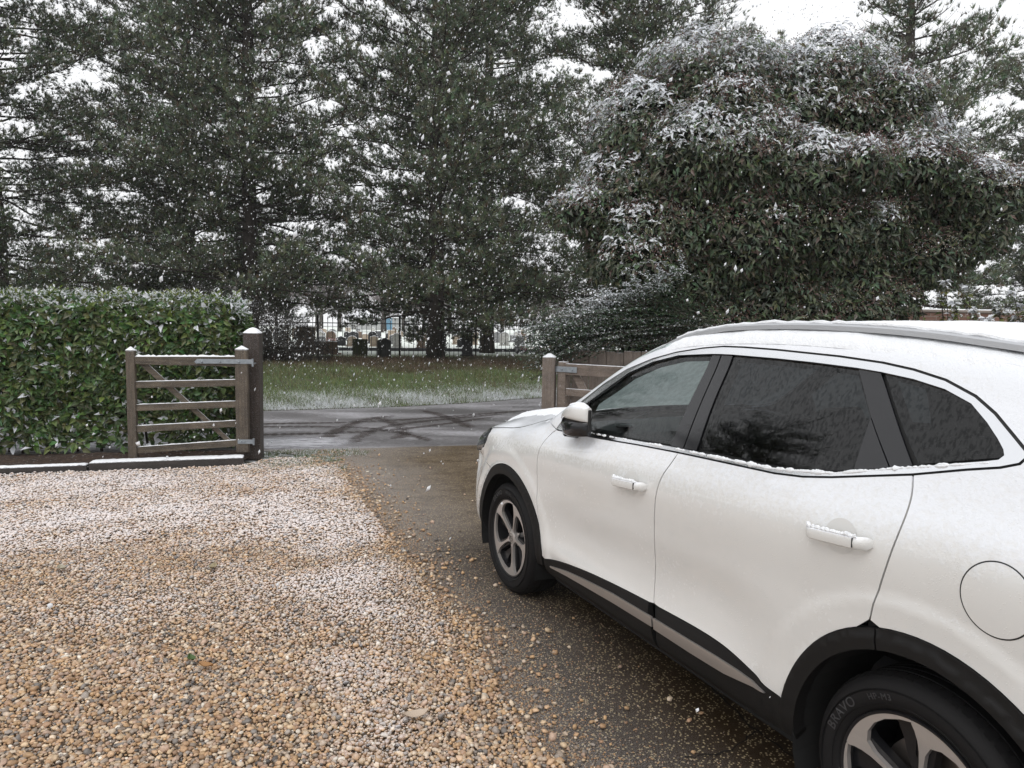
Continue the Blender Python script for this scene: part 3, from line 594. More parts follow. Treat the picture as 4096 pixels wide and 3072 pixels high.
    for x in (.95,-.05):
        for y in (.37,-.37):
            b=MB();b.box((x,y-.24,.42),(x+.52,y+.24,.58),.05);A=Matrix.Translation((x+.03,y,.55))@Matrix.Rotation(R(-16),4,'Y');b.box((-.08,-.24,0),(.06,.24,.60),.05,A);b.box((-.05,-.13,.66),(.05,.13,.84),.04,A);b.tube([A@Vector((0,-.06,.6)),A@Vector((0,-.06,.7))],.008,6);b.tube([A@Vector((0,.06,.6)),A@Vector((0,.06,.7))],.008,6)
            b.build('seat',M['interior'],car,smooth=True)
    b=MB();b.lathe([(0,0),(.045,0),(.05,.01),(.04,.018),(.03,.012),(0,.012)],24,'z',(1.93,.60,1.13));b.build('air_vent',M['gloss'],car,smooth=True)
    return car
def wheel(car,wx,sd,off):
    R0=.346;cz=.343
    hub=link('wheel',None,None,car,(wx,.0,cz))
    yo=.905
    def P(r,a,y):  # a: degrees in the picture of the left side, 90 is up, 0 is towards the rear
        return (-r*math.cos(R(a)),y*sd,r*math.sin(R(a)))
    b=MB();prof=[(.236,yo-.022),(.243,yo-.008),(.252,yo-.001),(.268,yo+.006),(.290,yo+.009),(.310,yo+.006),(.326,yo-.006),(.336,yo-.020),(.343,yo-.034),(.3445,yo-.05),(.3445,yo-.195),(.338,yo-.215),(.32,yo-.235),(.26,yo-.24),(.236,yo-.225)]
    b.lathe([(r,y*sd) for r,y in prof],96);tyre=b.build('tyre',M['tyre'],hub,smooth=True,angle=R(60))
    # tread blocks at the shoulder, and ribs round the sidewall
    b=MB()
    for k in range(64):
        a=360*k/64;b2=[P(.3375,a,yo-.018),P(.3375,a+3.6,yo-.018),P(.3475,a+3.6,yo-.05),P(.3475,a,yo-.05),P(.330,a,yo-.03),P(.330,a+3.6,yo-.03)]
        b.add(b2,[(0,1,2,3),(0,3,4),(1,5,2),(4,5,1,0)])
    for y0,y1 in ((.056,.085),(.092,.12),(.127,.155),(.162,.19)):
        b.lathe([(.343,(yo-y0)*sd),(.3475,(yo-y0-.001)*sd),(.3475,(yo-y1)*sd),(.343,(yo-y1-.001)*sd)],96)
    b.build('tread',M['tyre'],tyre)
    b=MB()
    for r in (.300,.3035,.262): b.lathe([(r-.0008,(yo+.0075)*sd),(r,(yo+.0105)*sd),(r+.0008,(yo+.0075)*sd)],96)
    b.build('sidewall_rib',M['tyre'],tyre)
    b=MB();b.lathe([(.222,(yo-.03)*sd),(.2395,(yo-.02)*sd),(.2415,(yo-.006)*sd),(.2395,(yo-.002)*sd),(.232,(yo-.005)*sd),(.228,(yo-.02)*sd),(.215,(yo-.10)*sd),(.205,(yo-.16)*sd),(.21,(yo-.20)*sd)],96)
    rim=b.build('rim',M['darkalloy'],hub,smooth=True)
    face=MB();dark=MB()
    for k in range(5):
        a0=off+72*k
        o=[(.233,10),(.234,0),(.2345,-15),(.2345,-30),(.2345,-45),(.2335,-60),(.226,-62),(.222,-52),(.217,-38),(.211,-26),(.200,-15),(.182,-6.5),(.15,-3.2),(.12,-3.2),(.09,-4.2),(.06,-8),(.046,-24),(.043,0),(.046,22),(.06,8),(.09,4.5),(.12,3.8),(.15,4.2),(.18,6),(.205,8.5),(.222,11)]
        dep=lambda r:yo-.006-.022*max(0,1-r/.22)**1.2
        n=len(o);V=[P(r,a0+a,dep(r)) for r,a in o]+[P(r,a0+a,dep(r)-.016) for r,a in o]
        # strip triangulation through a 2-D delaunay
        pp=[Vector((-r*math.cos(R(a)),r*math.sin(R(a)))) for r,a in o];r_=delaunay_2d_cdt(pp,[(i,(i+1)%n) for i in range(n)],[],1,1e-6)
        face.add(V,[tuple(f) for f in r_[2]]+[(i,(i+1)%n,n+(i+1)%n,n+i) for i in range(n)])
        # recessed dark web on each side of the gap
        w=[(.235,-63),(.235,-61+0),(.18,-52),(.10,-44),(.05,-36),(.045,-50),(.10,-58),(.18,-61)]
        o2=[(.232,-40),(.232,-64),(.19,-58),(.12,-52),(.055,-60),(.05,-36),(.10,-36),(.16,-42),(.20,-42)]
        n2=len(o2);V=[P(r,a0+a,yo-.040-.02*max(0,1-r/.22)) for r,a in o2]+[P(r,a0+a,yo-.07) for r,a in o2];dark.add(V,[tuple(range(n2))]+[(i,(i+1)%n2,n2+(i+1)%n2,n2+i) for i in range(n2)])
        o3=[(.232,4),(.232,-12),(.18,-9),(.06,-20),(.05,0),(.06,20),(.18,9)];n3=len(o3);V=[P(r,a0+a,dep(r)-.017) for r,a in o3]+[P(r,a0+a,dep(r)-.05) for r,a in o3];dark.add(V,[tuple(range(n3))]+[(i,(i+1)%n3,n3+(i+1)%n3,n3+i) for i in range(n3)])
    face.build('spoke_face',M['alloy'],rim);dark.build('spoke_web',M['darkalloy'],rim)
    b=MB();b.lathe([(0,(yo-.021)*sd),(.034,(yo-.021)*sd),(.045,(yo-.027)*sd),(.048,(yo-.05)*sd)],32);cap=b.build('hub_cap',M['alloy'],rim,smooth=True)
    # octagon badge with two letters
    b=MB();n=8;V=[P(.026,a*45+22.5,yo-.0195) for a in range(8)]+[P(.0235,a*45+22.5,yo-.0195) for a in range(8)];b.add(V,[(i,(i+1)%8,8+(i+1)%8,8+i) for i in range(8)])
    L=[[(-.016,-.010),(-.016,.010),(-.010,-.002),(-.004,.010),(-.004,-.010)],[(.015,.007),(.009,.010),(.003,.006),(.003,-.006),(.009,-.010),(.015,-.006),(.015,0),(.010,0)]]
    for pl in L:
        for (x1,z1),(x2,z2) in zip(pl[:-1],pl[1:]):
            d=unit(np.array([x2-x1,z2-z1]));nn=np.array([-d[1],d[0]])*.0013;s=1 if sd<0 else -1
            V=[(s*(x1+nn[0]),(yo-.0192)*sd,z1+nn[1]),(s*(x2+nn[0]),(yo-.0192)*sd,z2+nn[1]),(s*(x2-nn[0]),(yo-.0192)*sd,z2-nn[1]),(s*(x1-nn[0]),(yo-.0192)*sd,z1-nn[1])];b.add(V,[(0,1,2,3)])
    b.build('badge',M['rubber'],cap)
    for k in range(5):
        b=MB();a=off+36+72*k;b.lathe([(0,0),(.008,0),(.009,-.012*sd)],8,'y',P(.057,a,yo-.045));b.build('wheel_bolt',M['satin'],rim)
    b=MB();b.lathe([(.06,(yo-.09)*sd),(.150,(yo-.09)*sd),(.152,(yo-.105)*sd)],48);b.build('brake_disc',M['disc'],hub,smooth=True)
    if sd>0:
        for txt,a0,rr,sz in (('BRAVO',164 if wx<1 else 138,.2705,.030),('HP-M3',122 if wx<1 else 96,.2735,.019)):
            cu=bpy.data.curves.new('lettering','FONT');cu.body=txt;cu.size=sz*1.35;cu.extrude=.0008;cu.space_character=1.15
            to=bpy.data.objects.new('lettering',cu);COL.objects.link(to);dg=bpy.context.evaluated_depsgraph_get();me=bpy.data.meshes.new_from_object(to.evaluated_get(dg));bpy.data.objects.remove(to)
            for v in me.vertices:
                a=a0-math.degrees(v.co.x/rr);r=rr+v.co.y;ys=np.interp(r,[.252,.268,.290,.310,.326],[yo-.001,yo+.006,yo+.009,yo+.006,yo-.006])
                v.co=Vector(P(r,a,ys+.0015+v.co.z))
            link('lettering',me,M['tyretext'],tyre)
    return hub
M['dish_shade']=simple('door_recess_shade',(.63,.62,.60),.35)  # body white greyed: shade of the handle hollow put into the colour
M['frostsnow']=M['flake']
build_car()
# ================= ground =================
def nz(x,y,s,seed=0.):
    """cheap smooth noise 0..1 from sines"""
    x=x*s+seed*7.3;y=y*s-seed*3.1
    v=np.sin(x*1.3+1.7*np.sin(y*.9+seed))+np.sin(y*1.7+1.3*np.sin(x*1.1+2+seed))+.6*np.sin(x*2.7+y*2.1+1.5*np.sin(x*1.9-y))+.4*np.sin(-x*4.3+y*5.1+seed)
    return np.clip(.5+v/5.2,0,1)
def sheet(name,poly,z,mat,kind='structure',step=None,hf=None):
    P=np.array(poly,float)
    if step is None:
        r=delaunay_2d_cdt([Vector(p) for p in P],[(i,(i+1)%len(P)) for i in range(len(P))],[],1,1e-6)
        V=[(v.x,v.y,z) for v in r[0]];F=np.array(r[2])
    else:
        lo,hi=P.min(0),P.max(0);xs=np.arange(lo[0],hi[0],step);ys=np.arange(lo[1],hi[1],step);g=np.array([(x,y) for x in xs for y in ys])
        c=np.zeros(len(g),bool)
        for (x1,y1),(x2,y2) in zip(P,np.roll(P,-1,0)):
            if y1!=y2: c^=((y1>g[:,1])!=(y2>g[:,1]))&(g[:,0]<(x2-x1)*(g[:,1]-y1)/(y2-y1)+x1)
        g=g[c];A=[Vector(p) for p in P]+[Vector(p) for p in g]
        r=delaunay_2d_cdt(A,[(i,(i+1)%len(P)) for i in range(len(P))],[],1,1e-6);V=np.array([(v.x,v.y,z) for v in r[0]]);V[:,2]+=hf(V[:,0],V[:,1]);F=np.array(r[2])
    V=np.array(V);a=V[F];ar=(a[:,1,0]-a[:,0,0])*(a[:,2,1]-a[:,0,1])-(a[:,2,0]-a[:,0,0])*(a[:,1,1]-a[:,0,1]);F[ar<0]=F[ar<0][:,::-1]
    return tag(link(name,mesh_np(name,V,F),mat),kind=kind)
def gmat(name,stops,scale,detail=8,snow=None,rough=.85,bump=.5,bscale=60,extra=None):
    t=NT(name);c=t.ramp(t.noise(scale,detail,.65),stops)
    if snow: m=t.ramp(t.noise(snow[0],6,.7),[(snow[1],0.),(snow[2],1.)]);c=t.mix(t.math('MULTIPLY',m,snow[3]),c,SNOW)
    t.pbr(Base__Color=c,Roughness=rough,Normal=t.bump(t.noise(bscale,5,.7),bump,.02));return t.m
EDGE=[(-2.45,8.75),(-1.98,8.13),(-1.22,6.16),(-.82,5.17),(-.65,4.74),(-.49,4.34),(-.32,4.03),(-.18,3.86),(-.12,3.54),(-.04,3.14),(.03,2.95),(.09,2.77),(.21,2.60),(.36,2.2),(.55,1.5),(.7,.5),(.8,-3)]
NEAR=[(-14,6.75),(-8,8.06),(-5.4,8.67),(-3.27,9.17),(-2.09,9.38),(-.66,9.75),(2,10.3),(8,11.6),(16,13.2)]
FAR=[(-16,8.2),(-10,10.9),(-7.2,12.05),(-4.66,13.15),(-4.03,13.38),(-3.56,13.59),(-2.25,14.16),(-1.02,14.95),(.58,16.3),(3,18.5),(8,22)]
M['land']=gmat('earth_and_snow',[(.3,(.05,.045,.03)),(.5,(.075,.08,.045)),(.7,(.10,.085,.06))],3,snow=(9,.42,.62,.8))
sheet('ground',[(-160,-40),(160,-40),(160,260),(-160,260)],-.012,M['land'])
def asphalt():
    t=NT('wet_asphalt');n=t.noise(220,3,.7);big=t.noise(.9,5,.6,t.coord(stretch=(.5,1.6,1)));fine=t.noise(26,6,.75,t.coord(stretch=(.55,1.5,1)))
    c=t.mix(t.ramp(n,[(.35,0.),(.7,1.)]),(.070,.066,.068),(.175,.165,.165))
    c=t.mix(t.ramp(big,[(.42,0.),(.62,.35)]),c,(.09,.062,.055))
    m=t.math('ADD',fine,t.math('MULTIPLY',t.math('SUBTRACT',big,.5),.7));m=t.ramp(m,[(.44,0.),(.66,.62)]);c=t.mix(m,c,(.60,.60,.64))
    t.pbr(Base__Color=c,Roughness=t.math('ADD',.34,t.math('MULTIPLY',m,.4)),Normal=t.bump(n,.4,.006));return t.m
M['asphalt']=asphalt()
sheet('road',NEAR+FAR[::-1],0.,M['asphalt'])
def concrete():
    t=NT('wet_concrete');v=t.n('ShaderNodeTexVoronoi',Scale=88.);t.t.links.new(t.coord(),v.inputs['Vector'])
    spk=t.ramp(v.outputs['Distance'],[(.30,1.),(.44,0.)]);sel=t.ramp(v.outputs['Color'],[(.52,0.),(.58,1.)])
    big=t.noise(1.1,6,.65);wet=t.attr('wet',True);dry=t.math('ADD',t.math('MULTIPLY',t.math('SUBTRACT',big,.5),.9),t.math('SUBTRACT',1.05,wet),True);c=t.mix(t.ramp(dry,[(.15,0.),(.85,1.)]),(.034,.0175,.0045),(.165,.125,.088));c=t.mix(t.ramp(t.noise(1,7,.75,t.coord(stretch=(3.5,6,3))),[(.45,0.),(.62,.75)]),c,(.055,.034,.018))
    c=t.mix(t.ramp(t.noise(140,4,.8),[(.3,.6),(.7,0.)]),c,(.022,.013,.006))
    c=t.mix(t.math('MULTIPLY',spk,t.math('MULTIPLY',sel,.95)),c,(.46,.37,.22))
    sn=t.noise(240,2,.5);reg=t.attr('snow',True);m=t.math('MULTIPLY',t.ramp(sn,[(.46,0.),(.56,1.)]),reg);c=t.mix(m,c,(.62,.61,.62))
    t.pbr(Base__Color=c,Roughness=t.ramp(big,[(.3,.32),(.7,.6)]),Specular__IOR__Level=.14,Normal=t.bump(t.noise(160,4,.8),.9,.006));return t.m
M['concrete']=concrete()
xs=np.linspace(-3.2,9,190);ys=np.linspace(-3,10.6,200);X,Y=np.meshgrid(xs,ys,indexing='ij')
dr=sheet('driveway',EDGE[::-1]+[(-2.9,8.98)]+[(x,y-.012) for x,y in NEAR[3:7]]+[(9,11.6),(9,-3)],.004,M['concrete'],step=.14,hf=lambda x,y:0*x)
V=np.empty(len(dr.data.vertices)*3,np.float32);dr.data.vertices.foreach_get('co',V);V=V.reshape(-1,3)
ex=np.interp(V[:,1],[p[1] for p in EDGE[::-1]],[p[0] for p in EDGE[::-1]])
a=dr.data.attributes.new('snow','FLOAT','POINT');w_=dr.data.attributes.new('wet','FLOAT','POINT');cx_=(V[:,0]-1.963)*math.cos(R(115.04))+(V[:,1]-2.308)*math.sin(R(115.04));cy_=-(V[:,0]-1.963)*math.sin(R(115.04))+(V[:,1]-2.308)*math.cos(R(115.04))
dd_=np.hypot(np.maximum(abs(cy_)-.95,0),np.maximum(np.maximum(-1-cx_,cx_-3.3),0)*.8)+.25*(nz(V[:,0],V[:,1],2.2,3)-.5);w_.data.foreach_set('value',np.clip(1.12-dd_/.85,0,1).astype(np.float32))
a.data.foreach_set('value',np.clip((.40-.48*(V[:,0]-ex-.05))+.50*np.clip((V[:,1]-5.0)/3.5,0,1)*(.35+.65*nz(V[:,0],V[:,1],1.1,2)),0,.8).astype(np.float32))
# a cracked joint along the slabs: dark groove with crumbs
M['crackm']=simple('dark_crack',(.014,.010,.007),.9)
def crack(name,pts,w,label):
    p=np.array(pts,float);q=[p[0]]
    for a,b in zip(p[:-1],p[1:]):
        n=max(2,int(np.linalg.norm(b-a)/.03))
        for k in range(1,n+1): q.append(a+(b-a)*k/n+rng.normal(0,.006,2))
    q=np.array(q);d=unit(np.gradient(q,axis=0));nn=np.stack([-d[:,1],d[:,0]],-1)*(w*(.6+.8*rng.random(len(q))))[:,None]
    V=np.vstack([np.c_[q+nn,np.full(len(q),.0085)],np.c_[q-nn,np.full(len(q),.0085)]]);m=len(q)
    return tag(link(name,mesh_np(name,V,None,[(i,i+1,m+i+1,m+i) for i in range(m-1)]),M['crackm']),kind='structure')
crack('driveway_crack',[(.70,4.4),(.79,3.61),(.92,3.30),(.99,3.01),(1.03,2.85),(1.10,2.71),(1.19,2.62),(1.30,2.3),(1.5,1.6)],.005,'')
crack('driveway_crack',[(1.03,2.85),(.89,2.72),(.79,2.67),(.70,2.66)],.0035,'')
crack('driveway_crack',[(-.58,5.11),(-.38,5.15),(-.15,5.21),(.4,5.35),(1.2,5.5)],.003,'')
# gravel bed and its pebbles
def gravelbase():
    t=NT('gravel_bed');c=t.ramp(t.noise(70,4,.8),[(.3,(.10,.07,.045)),(.5,(.30,.22,.15)),(.7,(.42,.34,.27))]);t.pbr(Base__Color=c,Roughness=.9,Normal=t.bump(t.noise(60,3,.7),1.,.02));return t.m
KERB=np.array([(-9.0,6.32),(-5.34,7.42),(-3.07,8.10)])
GP=[(-9,-3),(-9,6.25),(-5.34,7.36),(-3.05,8.05),(-2.9,8.5)]+EDGE
sheet('gravel_bed',GP,.002,gravelbase())
ICO=np.array([[0,0,1],[.894,0,.447],[.276,.851,.447],[-.724,.526,.447],[-.724,-.526,.447],[.276,-.851,.447],[.724,.526,-.447],[-.276,.851,-.447],[-.894,0,-.447],[-.276,-.851,-.447],[.724,-.526,-.447],[0,0,-1]])
IF=np.array([[0,1,2],[0,2,3],[0,3,4],[0,4,5],[0,5,1],[1,6,2],[2,7,3],[3,8,4],[4,9,5],[5,10,1],[6,7,2],[7,8,3],[8,9,4],[9,10,5],[10,6,1],[11,7,6],[11,8,7],[11,9,8],[11,10,9],[11,6,10]])
def subdiv(V,F):
    V=list(map(tuple,V));e={};o=[]
    def mid(a,b):
        k=(min(a,b),max(a,b))
        if k not in e: m=(np.array(V[a])+np.array(V[b]));m/=np.linalg.norm(m);e[k]=len(V);V.append(tuple(m))
        return e[k]
    for a,b,c in F: x,y,z=mid(a,b),mid(b,c),mid(c,a);o+=[(a,x,z),(x,b,y),(z,y,c),(x,y,z)]
    return np.array(V),np.array(o)
ICO2,IF2=subdiv(ICO,IF)
PEB=np.array([(.52,.35,.20),(.42,.275,.165),(.58,.45,.31),(.36,.235,.155),(.28,.235,.20),(.19,.18,.175),(.64,.54,.43),(.45,.33,.26),(.31,.28,.26),(.52,.43,.35),(.10,.097,.10),(.70,.66,.60),(.54,.38,.25)])
PW=np.array([14,12,12,8,9,5,8,12,7,10,3,4,12.]);PW/=PW.sum()
def pebmat():
    t=NT('pebble');c=t.attr('col');s=t.attr('snow',True);g=t.n('ShaderNodeNewGeometry');sx=t.n('ShaderNodeSeparateXYZ',Vector=g.outputs['Normal'])
    c=t.mix(t.ramp(t.noise(90,3,.6),[(.35,.35),(.65,0.)]),c,(.08,.055,.04))
    up=t.math('ADD',t.math('MULTIPLY',sx.outputs[2],.45),t.math('MULTIPLY',t.math('SUBTRACT',t.noise(330,3,.8),.5),1.8));m=t.ramp(t.math('ADD',up,t.math('SUBTRACT',s,1.)),[(.0,0.),(.40,.80)])
    t.pbr(Base__Color=t.mix(m,c,(.82,.775,.78)),Roughness=t.math('ADD',.50,t.math('MULTIPLY',m,.3)),Normal=t.bump(t.noise(200,3,.6),.25,.003));return t.m
M['pebble']=pebmat()
def inpoly(g,P):
    P=np.array(P);c=np.zeros(len(g),bool)
    for (x1,y1),(x2,y2) in zip(P,np.roll(P,-1,0)):
        if y1!=y2: c^=((y1>g[:,1])!=(y2>g[:,1]))&(g[:,0]<(x2-x1)*(g[:,1]-y1)/(y2-y1)+x1)
    return c
def snowfield(x,y):
    """where the thin snow lies on the gravel"""
    u=x*.906+y*.42;w=-x*.42+y*.906
    f=.27+.72*np.clip((y-2.5)/3.0,0,1)+.38*(nz(u*.8,w*1.9,1.0,1)-.5)+.26*(nz(x,y,5.5,3)-.5)
    d=np.interp(y,[p[1] for p in EDGE[::-1]],[p[0] for p in EDGE[::-1]])-x
    f+=.42*np.exp(-((d-.55)/.36)**2)*(.35+.9*nz(x,y,2.5,9))*np.clip((5.5-y)/2,.3,1)-.22*np.clip(1-d/.18,0,1)
    return f-.18*np.exp(-((x+2.6)/.9)**2)*np.clip((y-6.4)/.8,0,1)
def pebbles(name,x,y,r,tv,tf,z0=.004,snowk=1.,jit=.35):
    n=len(x);m=len(tv)
    sc=np.stack([r*rng.uniform(.85,1.45,n),r*rng.uniform(.75,1.1,n),r*rng.uniform(.5,.8,n)],-1)
    V=tv[None]*(1+rng.normal(0,.13,(n,m)))[...,None]*sc[:,None]
    a=rng.uniform(0,6.28,n);tl=rng.normal(0,jit,n);ca,sa=np.cos(a),np.sin(a);ct,st=np.cos(tl),np.sin(tl)
    X=V[...,0]*ct[:,None]+V[...,2]*st[:,None];Z=-V[...,0]*st[:,None]+V[...,2]*ct[:,None];Y=V[...,1]
    X,Y=X*ca[:,None]-Y*sa[:,None],X*sa[:,None]+Y*ca[:,None]
    z=z0+r*.35+rng.uniform(0,1,n)*r*.9
    V=np.stack([X+x[:,None],Y+y[:,None],Z+z[:,None]],-1).reshape(-1,3);F=(tf[None]+np.arange(n)[:,None,None]*m).reshape(-1,3)
    c=PEB[rng.choice(len(PEB),n,p=PW)]*rng.uniform(.8,1.3,(n,1))*np.array([1.02,.97,.90]);return V,F,rep(col4(c),m),rep(snowfield(x,y)*snowk,m),
def gravel():
    parts=[];off=0
    for (y0,y1,sp,tv,tf) in ((1.7,3.5,.0135,ICO2,IF2),(3.5,5.2,.0145,ICO,IF),(5.2,8.6,.0185,ICO,IF)):
        gx=np.arange(-8.9,.8,sp);gy=np.arange(y0,y1,sp);X,Y=np.meshgrid(gx,gy);g=np.stack([X.ravel(),Y.ravel()],-1);g+=rng.uniform(-.5,.5,g.shape)*sp
        g=g[(g[:,0]>-.95*g[:,1]-1.9)];g=g[inpoly(g,GP)]
        h=nz(g[:,0],g[:,1],2.2,5)*.018
        V,F,c,s=pebbles('g',g[:,0],g[:,1],np.clip(rng.gamma(9,.0009*sp/.0135,len(g)),.0045,.019)*.92,tv,tf)
        V[:,2]+=rep(h,len(tv));parts.append((V,F+off,c,s));off+=len(V)
    # strays on the concrete, denser by the edge
    n=1500;y=rng.uniform(1.8,9.2,n);ex=np.interp(y,[p[1] for p in EDGE[::-1]],[p[0] for p in EDGE[::-1]]);x=ex+rng.exponential(.10,n)+rng.exponential(.12,n)*(rng.random(n)<.3)
    k=rng.random(n)<.93;x=np.where(k,x,ex+rng.uniform(0,2.6,n))
    V,F,c,s=pebbles('g',x,y,np.clip(rng.gamma(9,.0010,n),.005,.016),ICO2,IF2,.004,.35);parts.append((V,F+off,c,s))
    n=26000;y=rng.uniform(1.8,9.0,n);ex=np.interp(y,[p[1] for p in EDGE[::-1]],[p[0] for p in EDGE[::-1]]);x=ex-.03+rng.exponential(.16,n);off+=len(V)
    V,F,c,s=pebbles('g',x,y,rng.uniform(.0018,.0050,n),ICO,IF,.002,.6);parts.append((V,F+off,c*np.array([.75,.72,.70,1]),s))
    V=np.vstack([p[0] for p in parts]);F=np.vstack([p[1] for p in parts]);c=np.vstack([p[2] for p in parts]);s=np.concatenate([p[3] for p in parts])
    o=link('gravel',mesh_np('gravel',V,F,attrs={'col':('FLOAT_COLOR',c),'snow':('FLOAT',s)}),M['pebble']);tag(o,'tan and grey pebbles dusted with snow on the drive','gravel',kind='stuff')
gravel()
# soil bed under the hedge
soil=gmat('leafy_soil',[(.3,(.018,.012,.009)),(.5,(.045,.026,.018)),(.68,(.10,.06,.035))],22,snow=(30,.60,.70,.6),bump=1,bscale=40)
sheet('soil_bed',[(-9.0,6.40),(-5.34,7.50),(-3.10,8.18),(-3.12,8.95),(-5.0,8.5),(-8.9,7.5)],.03,soil,step=.08,hf=lambda x,y:.05*nz(x,y,4,2)-.01)
def beam(name,a,b,w,z0,z1,mat,label,cat,bev=.006):
    a=np.array(a,float);b=np.array(b,float);L=np.linalg.norm(b-a);ang=math.atan2(b[1]-a[1],b[0]-a[0]);o=thing(name,label,cat,(a[0],a[1],0),ang)
    m=MB();m.box((0,0,z0),(L,w,z1),bev);m.build('timber',mat,o)
    m=MB();n=int(L/.03)+2;t=np.linspace(.01,L-.01,n);V=[]
    for k,x in enumerate(t):
        for j,(yy,zz) in enumerate(((.004,0),(.02,.008),(w/2,.013),(w-.02,.009),(w-.004,0))): V.append((x,yy+.003*rng.normal(),z1+(zz+.0015*rng.normal())*(0 if k in(0,n-1) else 1)))
    m.add(V,[(k*5+j,k*5+j+1,(k+1)*5+j+1,(k+1)*5+j) for k in range(n-1) for j in range(4)]);m.build('snow_cap',M['snow'],o,smooth=True);return o
beam('edging_sleeper',(-4.55,7.655),(-3.05,8.105),.17,.0,.105,M['sleeper'],'snow-topped dark timber edging right below the small open gate','edging')
beam('edging_sleeper',(-8.2,6.56),(-4.57,7.65),.10,.0,.085,M['sleeper'],'long snow-topped timber edging below the left part of the hedge','edging')
# ================= gates, posts, fences =================
def post(name,label,cat,x,y,w,h,rz,mat,cap='pyramid',snow=True):
    o=thing(name,label,cat,(x,y,0),rz);b=MB();b.box((-w/2,-w/2,0),(w/2,w/2,h),.006);b.build('shaft',mat,o)
    b=MB();b.add([(-w/2,-w/2,h),(w/2,-w/2,h),(w/2,w/2,h),(-w/2,w/2,h),(-w*.1,-w*.1,h+w*.28),(w*.1,-w*.1,h+w*.28),(w*.1,w*.1,h+w*.28),(-w*.1,w*.1,h+w*.28)],[(0,1,5,4),(1,2,6,5),(2,3,7,6),(3,0,4,7),(4,5,6,7)])
    b.build('weathered_top',mat,o);
    if snow:
        b=MB();g=7;V=[]
        for i in range(g):
            for j in range(g):
                u,v=i/(g-1)*2-1,j/(g-1)*2-1;e=1-max(abs(u),abs(v));V.append((u*w*.5,v*w*.5,h+w*.30*min(1,e*1.25)+(.010 if e>0 else .001)+.0015*rng.normal()))
        b.add(V,[(i*g+j,(i+1)*g+j,(i+1)*g+j+1,i*g+j+1) for i in range(g-1) for j in range(g-1)]);b.build('snow_cap',M['snow'],o,smooth=True)
    return o
post('gate_post','tall dark brown gate post with a snowy top, beside the hedge','post',-3.10,8.60,.185,1.515,R(6),M['postwood'])
post('gate_post','grey timber gate post standing by the road under the arching shrub','post',.44,8.50,.15,1.29,R(-12),M['fencewood'],snow=False)
def barstrip(b,p0,p1,z0a,z1a,z0b,z1b,y0,y1):
    b.add([(p0,y0,z0a),(p0,y1,z0a),(p0,y0,z1a),(p0,y1,z1a),(p1,y0,z0b),(p1,y1,z0b),(p1,y0,z1b),(p1,y1,z1b)],[(0,1,3,2),(4,6,7,5),(0,4,5,1),(2,3,7,6),(0,2,6,4),(1,5,7,3)])
def snowstrip(b,x0,x1,z,y0,y1,h=.012):
    n=int((x1-x0)/.02)+2
    V=[]
    for k,x in enumerate(np.linspace(x0,x1,n)):
        for yy,zz in ((y0,0),(y0*.7+y1*.3,1),(y0*.3+y1*.7,1),(y1,0)): V.append((x,yy,z+(h*zz+.0015*rng.normal()*zz)*(0 if k in(0,n-1) else 1)+.001))
    b.add(V,[(k*4+j,k*4+j+1,(k+1)*4+j+1,(k+1)*4+j) for k in range(n-1) for j in range(3)])
